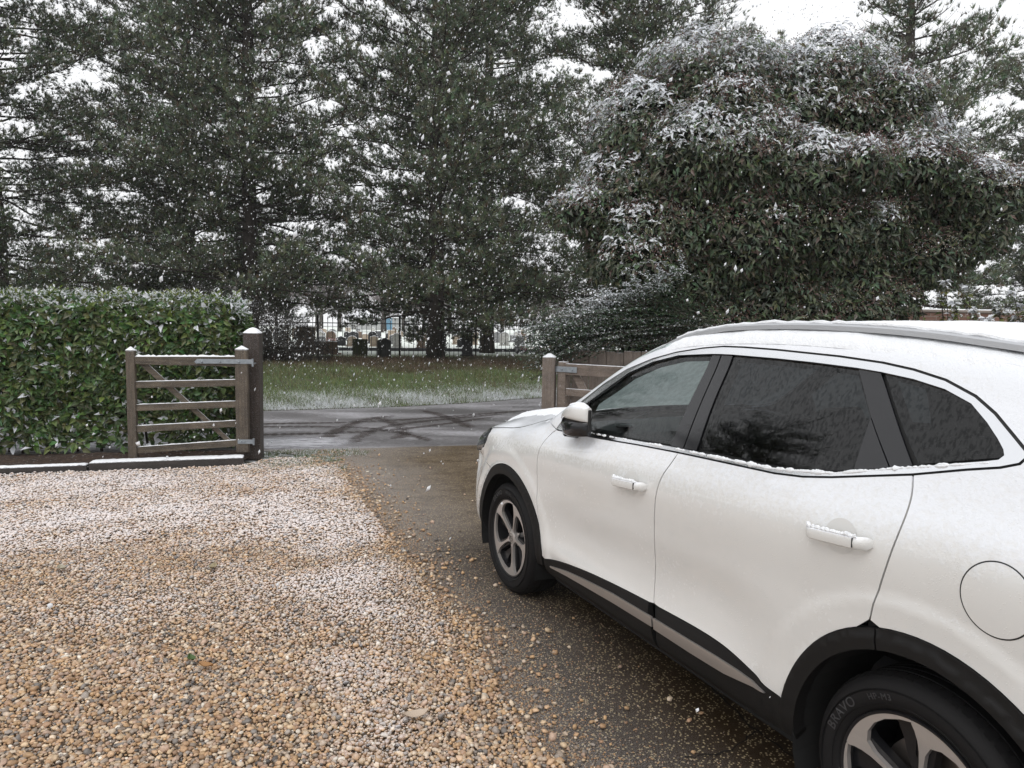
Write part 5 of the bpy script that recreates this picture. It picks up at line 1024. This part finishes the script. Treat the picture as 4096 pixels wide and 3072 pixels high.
def pine(ms,label,x,y,rz,s=1.,sz=1.,grp='tall pines beyond the road'):
    o=thing('pine_tree',label,'tree',(x,y,0),R(rz),grp);o.scale=(s,s,sz)
    for nm,me in zip(('trunk','branches','crown'),ms): link(nm,me,None,o)
    return o
pine(PA,'dark pine with a full bare trunk foot standing before the railings',-3.22,29.9,0,1.,1.)
pine(PB,'open-crowned pine with its trunk rising behind the right half of the hedge',-11.25,31,140,1.05,1.05)
pine(PA,'dark pine at the far left edge behind the hedge',-21,29.5,75,1.1,1.)
pine(PB,'dark pine rising behind the left shoulder of the big evergreen shrub tree',5.8,31.5,30,1.05,1.)
pine(PC,'conical greyish pine rising behind the right side of the big evergreen shrub tree',12.6,24.0,200,1.,1.)
pine(PB,'paler pine showing low behind the right edge of the evergreen shrub tree',20.5,27,250,.80,.62)
pine(PB,'dark pine filling the sky between the two left trunks, set further back',-16.5,37,20,1.05,1.)
pine(PA,'pine standing further back between the two middle pines',-1.5,41,290,1.1,1.15)
pine(PA,'dark pine left of the gravel drive, mirrored in the rear car window',-20.7,14.0,10,.46,.66)
# bramble bush at the foot of the second pine, ivy on the middle one
def bush(label,x,y,lob,dens,leafL,col,cat='shrub',name='bramble_bush',tw=160):
    o=thing(name,label,cat,(x,y,0));L=lobes_leaves(lob,dens,leafL,lambda n,s,r:np.array([col])*rng.uniform(.4,1.5,n)[:,None],.18,shell=.5);foliage('foliage',*L,M['leaf'],o);b=MB()
    for i in range(tw):
        c=np.array(lob[rng.integers(0,len(lob))]);q=c[:3]+rv(1)[0]*c[3:]*1.15;q[2]=abs(q[2]);p=np.array([c[0]*.7+rng.normal(0,.2),c[1],0]);b.tube([p,(p+q)/2+rng.normal(0,.12,3)+[0,0,.15],q],[.02,.012,.005],4,False)
    b.build('stems',M['twig'],o)
bush('dark tangled bramble bush at the left end of the railings',-8.6,27,[(-1.9,0,1.3,1.5,1.0,1.4),(-.6,0,1.3,1.1,.9,1.2),(.3,0,.9,.9,.8,.9),(1.0,0,.5,.8,.7,.6),(-3.2,.3,1.6,1.3,1,1.5)],620,.085,(.030,.026,.019))
bush('dark ivy clothing the foot of the middle pine trunk',-3.2,29.75,[(0.12,-.05,.75,.50,.42,.80),(.15,0,1.5,.40,.40,.6)],260,.08,(.014,.020,.010),'ivy','ivy',20)
# ================= verge, fence, cemetery =================
FL=[(-30,24.5),(-7.89,30.4),(.94,33.5),(14,38)]
M['vergeg']=gmat('verge_grass_and_litter',[(.3,(.035,.036,.018)),(.5,(.060,.068,.028)),(.7,(.10,.075,.045))],5)
sheet('grass_verge',FAR+[(30,34),(14,38.0),(.94,33.5),(-7.89,30.4),(-30,24.5),(-26,12)],.004,M['vergeg'],step=.5,hf=lambda x,y:.10*nz(x,y,.8,1)*np.clip((y-np.interp(x,[p[0] for p in FAR],[p[1] for p in FAR])-.3)/1.5,0,1)+.28*np.exp(-((x-.4)/3.2)**2-((y-31)/1.6)**2))
def lawn():
    t=NT('snowy_lawn');g=t.ramp(t.noise(2.5,6,.7),[(.3,(.10,.16,.035)),(.7,(.17,.25,.06))]);tc=t.n('ShaderNodeTexCoord');sp=t.n('ShaderNodeSeparateXYZ',Vector=tc.outputs['Object'])
    dd=t.math('SUBTRACT',sp.outputs[1],t.math('MULTIPLY',sp.outputs[0],.35));mr=t.n('ShaderNodeMapRange',Value=dd);mr.inputs[1].default_value=34.5;mr.inputs[2].default_value=43
    m=t.math('ADD',mr.outputs[0],t.math('MULTIPLY',t.math('SUBTRACT',t.noise(3,6,.75),.5),.8));m=t.ramp(m,[(.25,0.),(.75,.92)]);t.pbr(Base__Color=t.mix(m,g,(.80,.84,.80)),Roughness=.9);return t.m
sheet('cemetery_lawn',[(-30,24.5),(-7.89,30.4),(.94,33.5),(14,38),(60,50),(60,200),(-90,200),(-90,24)],0.02,lawn())
def blades(name,label,x,y,h,w,col,snow,lean=.45,mat='grass'):
    n=len(x);a=rng.uniform(0,6.28,n);dx,dy=np.cos(a),np.sin(a);l=rng.normal(0,lean,(n,2))*h[:,None];z0=-.005+0*x
    V=np.stack([np.stack([x-dx*w/2,y-dy*w/2,z0],-1),np.stack([x+dx*w/2,y+dy*w/2,z0],-1),np.stack([x+l[:,0]*.4+dx*w*.35,y+l[:,1]*.4+dy*w*.35,z0+h*.6],-1),np.stack([x+l[:,0]*.4-dx*w*.35,y+l[:,1]*.4-dy*w*.35,z0+h*.6],-1),np.stack([x+l[:,0],y+l[:,1],z0+h],-1)],1).reshape(-1,3)
    i=np.arange(n)*5;F=np.concatenate([np.stack([i,i+1,i+2],-1),np.stack([i,i+2,i+3],-1),np.stack([i+3,i+2,i+4],-1)])
    o=link(name,mesh_np(name,V,F,smooth=False,attrs={'col':('FLOAT_COLOR',rep(col4(col),5)),'snow':('FLOAT',rep(snow,5))}),M[mat]);return tag(o,label,'grass',kind='stuff')
def verge():
    n=150000;x=rng.uniform(-13,4,n);e=np.interp(x,[p[0] for p in FAR],[p[1] for p in FAR]);t=rng.random(n)**1.7;f=np.interp(x,[p[0] for p in FL],[p[1] for p in FL]);y=e+.03+t*(f-e-.3)
    k=(x>-.40*y-4);x,y,e=x[k],y[k],e[k];n=len(x);d=y-e
    cl=nz(x,y,1.6,3);h=(.05+.14*cl*rng.random(n)+.05*rng.random(n))*np.clip(.4+d/.8,0,1.3)*(1+.5*np.clip((d-6)/5,0,1));w=.007+.0012*d
    br=np.clip((d-5.0+.45*x)/6+1.0*(nz(x,y,.9,8)-.5),0,1)[:,None];g=np.stack([.135+.09*rng.random(n),.185+.10*rng.random(n),.070+.04*rng.random(n)],-1);b_=np.stack([.085+.06*rng.random(n),.062+.035*rng.random(n),.034+.02*rng.random(n)],-1)
    col=(g*(1-br)+b_*br)*rng.uniform(.5,1.2,n)[:,None];fr=.34*np.exp(-((d-.3)/2.6)**2)*(.35+.9*nz(x,y,2.2,6))+.10;s=np.clip(fr+.34*rng.random(n),0,1);blades('verge_grass','frosted rough grass of the verge across the road',x,y,h,w,col,s)
    n=14000;x=rng.normal(-2.5,.5,n);y=rng.normal(8.4,.55,n);k=(x>-3.15)&(x<-1.8)&(y<9.05+.2*(x+3.2))&(y>7.1)&(nz(x,y,3.1,4)>.42);x,y=x[k],y[k];n=len(x)
    blades('drive_grass','thin frosty grass patch at the foot of the dark gate post',x,y,rng.uniform(.015,.055,n),np.full(n,.006),np.stack([.09+.05*rng.random(n),.12+.06*rng.random(n),.045+.02*rng.random(n)],-1),.22+.40*rng.random(n),.7)
    # dead stems standing in the verge
    n=420;x=rng.uniform(-9,2,n);y=rng.uniform(17,28,n);blades('dead_stems','brown dead grass stems standing in the verge',x,y,rng.uniform(.2,.55,n),np.full(n,.012),np.tile([[.14,.085,.05]],(n,1)),np.full(n,.1),.25)
verge()
M['iron']=simple('black_iron',(.010,.010,.011),.45,.3)
def railings():
    o=thing('iron_railings','long black iron railings with spear tops between verge and graveyard','railings',(-12.5,28.78,0));p0=np.array([0,0.]);L1=np.array([-7.89+12.5,30.4-28.78]);L2=np.array([.94+12.5,33.5-28.78]);L3=np.array([6.5+12.5,35.4-28.78])
    path=[p0,L1,L2,L3];seg=[np.linalg.norm(b-a) for a,b in zip(path[:-1],path[1:])];cum=np.concatenate([[0],np.cumsum(seg)]);tot=cum[-1];P=lambda s:np.array([np.interp(s,cum,[p[0] for p in path]),np.interp(s,cum,[p[1] for p in path])])
    for z in (.13,1.60):
        b=MB();q=[(*P(s),z) for s in cum];b.tube(q,.022,6);b.build('rail',M['iron'],o)
    sp=tot/99
    for i in range(99):
        s=sp*(i+.5);x,y=P(s);big=(i%17==5);b=MB();r=.045 if big else .0125;h=1.86 if big else 1.74;b.tube([(x,y,0),(x,y,h)],[r,r],6)
        b.lathe([(r,h),(r*2.1 if not big else r*1.2,h+.03),(.0,h+.14)],6,'z',(x,y,0));b.build('post' if big else 'picket',M['iron'],o)
railings()
def trackmat():
    t=NT('tyre_track_slush');n=t.noise(1,3,.6,t.coord(stretch=(9,9,9)));w=t.attr('col');sx=t.n('ShaderNodeSeparateXYZ',Vector=w)
    wv=t.math('SINE',t.math('MULTIPLY',sx.outputs[0],260.));a=t.math('MULTIPLY',t.math('ADD',t.math('MULTIPLY',wv,.10),n),sx.outputs[1]);a=t.ramp(a,[(.22,0.),(.46,.55)])
    p=t.n('ShaderNodeBsdfPrincipled');t.set(p,'Base__Color',(.060,.040,.034));t.set(p,'Roughness',.35);tr=t.n('ShaderNodeBsdfTransparent');x=t.n('ShaderNodeMixShader',Fac=a);t.t.links.new(tr.outputs[0],x.inputs[1]);t.t.links.new(p.outputs[0],x.inputs[2]);t.t.links.new(x.outputs[0],t.o.inputs[0]);return t.m
M['track']=trackmat()
def track(pts,w):
    p=np.array(pts,float);m=len(p);s=np.linspace(0,m-1,60);q=np.stack([hermite(np.arange(m),p[:,k],s) for k in (0,1)],-1);d=unit(np.gradient(q,axis=0));nn=np.stack([-d[:,1],d[:,0]],-1)*w/2;L=np.concatenate([[0],np.cumsum(np.linalg.norm(np.diff(q,axis=0),axis=1))]);e=np.clip(np.minimum(np.arange(60),59-np.arange(60))/9,0,1)
    V=np.vstack([np.c_[q+nn,np.full(60,.005)],np.c_[q,np.full(60,.005)],np.c_[q-nn,np.full(60,.005)]]);c=np.zeros((180,4));c[:,0]=np.tile(L/5,3);c[:,1]=np.concatenate([e*.35,e*1.1,e*.35])
    Q=[(i,i+1,60+i+1,60+i) for i in range(59)]+[(60+i,60+i+1,120+i+1,120+i) for i in range(59)]
    tag(link('tyre_track',mesh_np('tyre_track',V,None,Q,attrs={'col':('FLOAT_COLOR',c)}),M['track']),kind='structure')
for pts,w in (([(-2.45,9.35),(-2.62,10.06),(-2.65,11.19),(-2.45,12.3),(-1.9,13.0)],.34),([(-2.6,12.8),(-1.95,11.8),(-1.62,10.8),(-1.7,10.0)],.30),([(-1.9,14.0),(-1.2,12.79),(-.81,11.93),(-.63,11.3)],.32),([(-5.5,10.0),(-3.8,10.35),(-2.35,10.8),(-1.31,11.6),(.2,13.6)],.26),([(-5.5,11.2),(-3.6,11.6),(-1.8,12.3),(1.4,14.8)],.25),([(-2.1,9.5),(-2.2,10.3),(-2.0,11.4),(-1.2,12.4),(.6,13.9)],.28),([(-1.1,9.9),(-1.5,10.6),(-2.6,11.3),(-5,11.0)],.24)): track(pts,w)
def slush():
    t=NT('thin_slush');n=t.noise(1,6,.75,t.coord(stretch=(4,14,4)));w=t.attr('snow',True);a=t.ramp(t.math('ADD',t.math('MULTIPLY',t.math('SUBTRACT',n,.5),1.6),w),[(.35,0.),(.75,.85)])
    p=t.n('ShaderNodeBsdfPrincipled');t.set(p,'Base__Color',(.62,.62,.66));t.set(p,'Roughness',.6);tr=t.n('ShaderNodeBsdfTransparent');x=t.n('ShaderNodeMixShader',Fac=a);t.t.links.new(tr.outputs[0],x.inputs[1]);t.t.links.new(p.outputs[0],x.inputs[2]);t.t.links.new(x.outputs[0],t.o.inputs[0]);return t.m
xs=np.linspace(-9,1.5,80);e=np.interp(xs,[p[0] for p in NEAR],[p[1] for p in NEAR]);V=[];S=[]
for k,(d,s) in enumerate(((.03,.45),(.35,.75),(.8,.62),(1.15,.18),(1.5,.0))):
    V.append(np.c_[xs,e+d,np.full(80,.0095)]);S.append(s*np.clip((-1.9-xs)/.9+.25,.22,1))
tag(link('roadside_slush',mesh_np('roadside_slush',np.vstack(V),None,[(k*80+i,k*80+i+1,(k+1)*80+i+1,(k+1)*80+i) for k in range(4) for i in range(79)],attrs={'snow':('FLOAT',np.concatenate(S))}),slush()),kind='structure')
# headstones
STC={'black':(.022,.022,.024),'grey':(.20,.20,.205),'tan':(.36,.29,.225),'brown':(.16,.11,.08),'green':(.060,.068,.032),'pale':(.42,.41,.39),'dark':(.055,.055,.06)}
for k,c in STC.items(): M['st_'+k]=simple('headstone_'+k,c,.5 if k in('black','dark') else .85,bump=.3,bscale=30,var=.25)
def headstone(label,x,y,w,h,kind,top,grp=None,snow=True,base=True,lean=0.):
    o=thing('headstone',label,'headstone',(x,y,0),R(rng.normal(0,4)),grp);t=.09;n=12
    if top=='round': pr=[(-w/2,0)]+[(-w/2*math.cos(a),h-w/2*.8+w/2*.8*math.sin(a)) for a in np.linspace(0,math.pi,n)]+[(w/2,0)]
    elif top=='ogee': pr=[(-w/2,0),(-w/2,h*.86)]+[(-w/2+w*k/10,h*.88+h*.12*math.sin(math.pi*k/10)**1.5) for k in range(1,10)]+[(w/2,h*.86),(w/2,0)]
    elif top=='flat': pr=[(-w/2,0),(-w/2,h),(w/2,h),(w/2,0)]
    else: pr=[(-w/2,0),(-w/2,h*.8),(-w*.3,h*.84),(0,h),(w*.3,h*.84),(w/2,h*.8),(w/2,0)]
    m=len(pr);z0=.10 if base else 0;b=MB();b.add([(px,-t/2+lean*pz,pz+z0) for px,pz in pr]+[(px,t/2+lean*pz,pz+z0) for px,pz in pr],[tuple(range(m)),tuple(range(2*m-1,m-1,-1))]+[(i,(i+1)%m,m+(i+1)%m,m+i) for i in range(m)]);b.build('slab',M['st_'+kind],o)
    if base: b=MB();b.box((-w*.62,-.16,0),(w*.62,.16,.10),.01);b.build('plinth',M['st_'+kind],o)
    if snow:
        b=MB();q=pr[1:-1];V=[];mq=len(q)
        for px,pz in q:
            V+=[(px,-t/2-.008+lean*pz,pz+z0+.004),(px,0+lean*pz,pz+z0+.035),(px,t/2+.008+lean*pz,pz+z0+.004)]
        b.add(V,[(3*i+j,3*i+j+1,3*i+j+4,3*i+j+3) for i in range(mq-1) for j in range(2)]);b.build('snow_cap',M['snow'],o,smooth=True)
    return o
headstone('square mossy green headstone seen from behind, close to the railings',-8.0+.6,35.0,.70,.83,'green','flat',snow=False,base=False)
headstone('black headstone with a gently arched top, close behind the railings',-6.05,33.9,.66,.92,'black','ogee',snow=False,base=False,lean=.03)
headstone('tan square headstone at the left, just behind the bramble bush',-10.9,38,.95,1.25,'brown','flat',snow=True)
headstone('low wide brown tomb slab beside the bramble bush',-9.3,36,1.15,.55,'brown','flat',snow=True)
headstone('dark headstone just right of the middle pine trunk',-2.3,36.5,.55,.95,'dark','flat',snow=True)
KS=['black','grey','tan','pale','dark','grey','black','tan','brown'];TS=['round','ogee','flat','peak','round','ogee']
rows=[(47,16,-17,6),(54,17,-19,8),(62,18,-22,9),(72,18,-25,11),(84,18,-29,13),(98,16,-33,15)]
nm={'black':'black','grey':'grey','tan':'sandy','pale':'pale','dark':'charcoal','brown':'brown'};tn={'round':'round-topped','ogee':'gently arched','flat':'square-topped','peak':'pointed'}
dupk={}
for ri_,(a_,n_,b_,c_) in enumerate(rows):
    for k in range(n_):
        ky=(TS[(k*7+ri_)%6],KS[(k*5+ri_*2)%9],ri_);dupk[ky]=dupk.get(ky,0)+1
dupk={k for k,v in dupk.items() if v>1}
rw=['front','second','third','fourth','fifth','farthest'];seen={}
for ri,(yy,n,x0,x1) in enumerate(rows):
    for k in range(n):
        x=x0+(x1-x0)*(k+.5)/n+rng.normal(0,.42);kd=KS[(k*5+ri*2)%9];tp=TS[(k*7+ri)%6];w=rng.uniform(.5,.75);h=rng.uniform(.50,.95)
        ky=(tp,kd,ri);seen[ky]=seen.get(ky,0)+1;headstone('%s %s%s headstone with snow on top in the %s row of the graveyard'%(['','left-hand ','right-hand ','rightmost '][seen[ky]] if ky in dupk else '',tn[tp]+' ',nm[kd],rw[ri]),x,yy+.35*(x-x0)*.3+rng.normal(0,1.1),w,h,kd,tp,'headstones in rows in the snowy graveyard')
b=MB();b.box((-12,0,0),(16,.22,.20));o=b.build('kerb_wall',M['st_dark'],None,loc=(-6,41.6,0),rotz=R(12));tag(o,'long low dark kerb crossing the snowy graveyard lawn','kerb')
# grave plots with flowers
def plot(label,x,y,cols):
    o=thing('grave_plot',label,'grave',(x,y,0),R(5));b=MB();b.box((-.9,-.5,0),(.9,-.4,.22));b.box((-.9,.4,0),(.9,.5,.22));b.box((-.9,-.4,0),(-.8,.4,.22));b.box((.8,-.4,0),(.9,.4,.22));b.build('kerb',M['st_dark'],o);b=MB();b.box((-.8,-.4,0),(.8,.4,.14));b.build('bed',M['snow'],o)
    n=260;p=np.stack([rng.uniform(-.7,.7,n),rng.uniform(-.35,.35,n),rng.uniform(.14,.42,n)],-1);L=rng.uniform(.05,.09,n);foliage('flowers',p,rv(n),rv(n),L,L,np.array(cols)[rng.integers(0,len(cols),n)],.2+.3*rng.random(n),M['leaf'],o)
plot('dark-kerbed grave with red and yellow flowers right of the middle pine',1.1,41.0,[(.45,.04,.05),(.5,.4,.05),(.05,.10,.03),(.5,.2,.25)])
plot('dark-kerbed grave with red flowers at the right end of the graveyard',6.4,52,[(.5,.03,.04),(.45,.05,.06),(.05,.1,.03)])
plot('dark-kerbed grave with pink flowers left of the green headstone',-13,52,[(.5,.15,.2),(.4,.3,.3),(.05,.1,.03)])
# low building far behind and bare trees
o=thing('low_building','far low pale building with a snowy roof and a blue door','building',(-26,150,0),R(8));b=MB();b.box((-8,0,0),(6,6,2.6));b.build('wall',simple('pale_render',(.38,.38,.38),.8),o);b=MB();b.add([(-8.4,-.5,2.6),(6.4,-.5,2.6),(6.4,6.5,2.6),(-8.4,6.5,2.6),(-8.4,3,4.6),(6.4,3,4.6)],[(0,1,5,4),(2,3,4,5),(1,2,5),(3,0,4)]);b.build('roof',M['snow'],o)
b=MB();b.box((-.8,-.06,0),(.9,-.003,2.5));b.build('door',simple('blue_paint',(.10,.24,.36),.5),o);b=MB()
for x in (-6,-3.5,3): b.box((x,-.05,1.0),(x+1.4,-.003,2.0))
b.build('window',M['gloss'],o)
def baretree(me,x,y,s,rz,label='pale bare tree in the far line behind the graveyard'):
    o=thing('bare_tree',label,'tree',(x,y,0),R(rz),'bare trees behind the graveyard');o.scale=(s,s,s);link('trunk',me[0],None,o);link('crown',me[1],None,o)
def bare_mesh(seed):
    r=np.random.default_rng(seed);b=MB();tw=MB()
    b.tube([(0,0,0),(.1,0,3),(0,.1,6)],[.3,.22,.15],7)
    for i in range(34):
        az=r.uniform(0,6.28);z=r.uniform(2,6);L=r.uniform(2.5,4.8);el=r.uniform(.35,1.2);d=np.array([math.cos(az)*math.cos(el),math.sin(az)*math.cos(el),math.sin(el)]);p=np.array([0,0,z]);q=p+d*L;b.tube([p,(p+q)/2+r.normal(0,.2,3),q],[.09,.05,.02],4,False)
        for k in range(34):
            s=p+(q-p)*r.uniform(.3,1);e=s+unit(d+r.normal(0,.7,3))*r.uniform(.7,1.8);tw.tube([s,e],[.022,.010],3,False)
    o=[]
    for nm_,bb,mm in (('trunk',b,M['bark']),('crown',tw,M['fartwig'])):
        me=bpy.data.meshes.new(nm_);me.from_pydata([tuple(p) for p in np.concatenate(bb.v)],[],bb.f);me.update();me.materials.append(mm);o.append(me)
    return o
M['fartwig']=simple('pale_far_twigs',(.20,.17,.17),.9)
BM=[bare_mesh(3),bare_mesh(4)]
for k in range(30): baretree(BM[k%2],-56+k*2.9+rng.normal(0,1),112+rng.normal(0,5)+(k%3)*5,rng.uniform(.85,1.35),rng.uniform(0,360))
# fallen leaves and twigs on the gravel
def litter():
    spots=[((-1.52,3.34),.045,(.05,.09,.02),'green fallen leaf lying on the gravel'),((-1.42,3.27),.05,(.30,.15,.05),'orange-brown fallen leaf beside the green leaf on the gravel'),((-2.9,4.55),.06,(.30,.27,.20),'curled frosted leaf on the gravel at the left'),((-1.95,4.62),.06,(.30,.25,.15),'curled frosted brown leaf on the gravel near the middle'),((-.38,2.86),.07,(.45,.36,.28),'pale long leaf lying on the snowy gravel near the drive edge')]
    for (x,y),s,c,l in spots:
        o=thing('fallen_leaf',l,'leaf',(x,y,.034),R(rng.uniform(0,360)));n=7;V=[];
        for i in range(n):
            t=i/(n-1);w=math.sin(math.pi*min(1,t*1.02+.02))**.7*.28
            for v in (-1,0,1): V.append((s*(t-.5)*1.6,s*w*v*1.5,s*(.10+.35*(t-.5)**2*4*.5+.18*abs(v))))
        b=MB();b.add(V,[(i*3+j,i*3+j+1,(i+1)*3+j+1,(i+1)*3+j) for i in range(n-1) for j in range(2)]);b.build('blade',simple('fallen_leaf_%d'%int(x*-100),c,.5),o,smooth=True)
        b=MB();b.tube([(-.8*s,0,s*.2),(-1.3*s,0,s*.1)],[.0015,.001],4);b.build('leaf_stalk',M['twig'],o)
litter()
# ================= falling snow =================
def falling():
    n=58000;x=rng.uniform(-17,17,n);y=24*rng.random(n)**.62+.8;z=rng.uniform(.05,15,n)
    k=(abs(x)<.80*y+1.6)&(z<1.668+.62*y+.9)
    c=math.cos(R(115.04));s=math.sin(R(115.04));cx=(x-1.963)*c+(y-2.308)*s;cy=-(x-1.963)*s+(y-2.308)*c
    k&=~((cx>-1.0)&(cx<3.7)&(abs(cy)<1.0)&(z<1.75));x,y,z=x[k],y[k],z[k];n=len(x)
    r=np.clip(rng.gamma(3.2,.0027,n),.002,.020)*(.42+.58*np.clip(y/10,0,1));fall=unit(np.stack([-.42+rng.normal(0,.16,n),rng.normal(0,.15,n),-1+0*x],-1));el=rng.uniform(1.0,2.3,n)
    a=unit(np.cross(fall,[0,1.,0]));b=np.cross(fall,a);oc=np.array([[1,0,0],[0,1,0],[-1,0,0],[0,-1,0],[0,0,1],[0,0,-1.]]);V=(oc[None]*(1+rng.normal(0,.22,(n,6)))[...,None])
    P=np.stack([x,y,z],-1);W=P[:,None]+V[...,0:1]*a[:,None]*r[:,None,None]+V[...,1:2]*b[:,None]*r[:,None,None]+V[...,2:3]*fall[:,None]*(r*el)[:,None,None]
    F=np.array([[0,1,4],[1,2,4],[2,3,4],[3,0,4],[1,0,5],[2,1,5],[3,2,5],[0,3,5]]);F=(F[None]+np.arange(n)[:,None,None]*6).reshape(-1,3)
    o=link('falling_snow',mesh_np('falling_snow',W.reshape(-1,3),F),M['flake']);tag(o,'white snowflakes falling through the air everywhere','snow',kind='stuff')
falling()
hz=NT('snowy_air');pv=hz.n('ShaderNodeVolumePrincipled',Color=(.93,.94,.96),Density=.0006);pv.inputs['Anisotropy'].default_value=.2;hz.t.links.new(pv.outputs[0],hz.o.inputs['Volume'])
b=MB();b.box((-75,-45,-1.0),(75,175,32));o=b.build('haze',hz.m);tag(o,'pale snowy air over the whole scene','haze',kind='stuff')
scene.cycles.volume_bounces=1
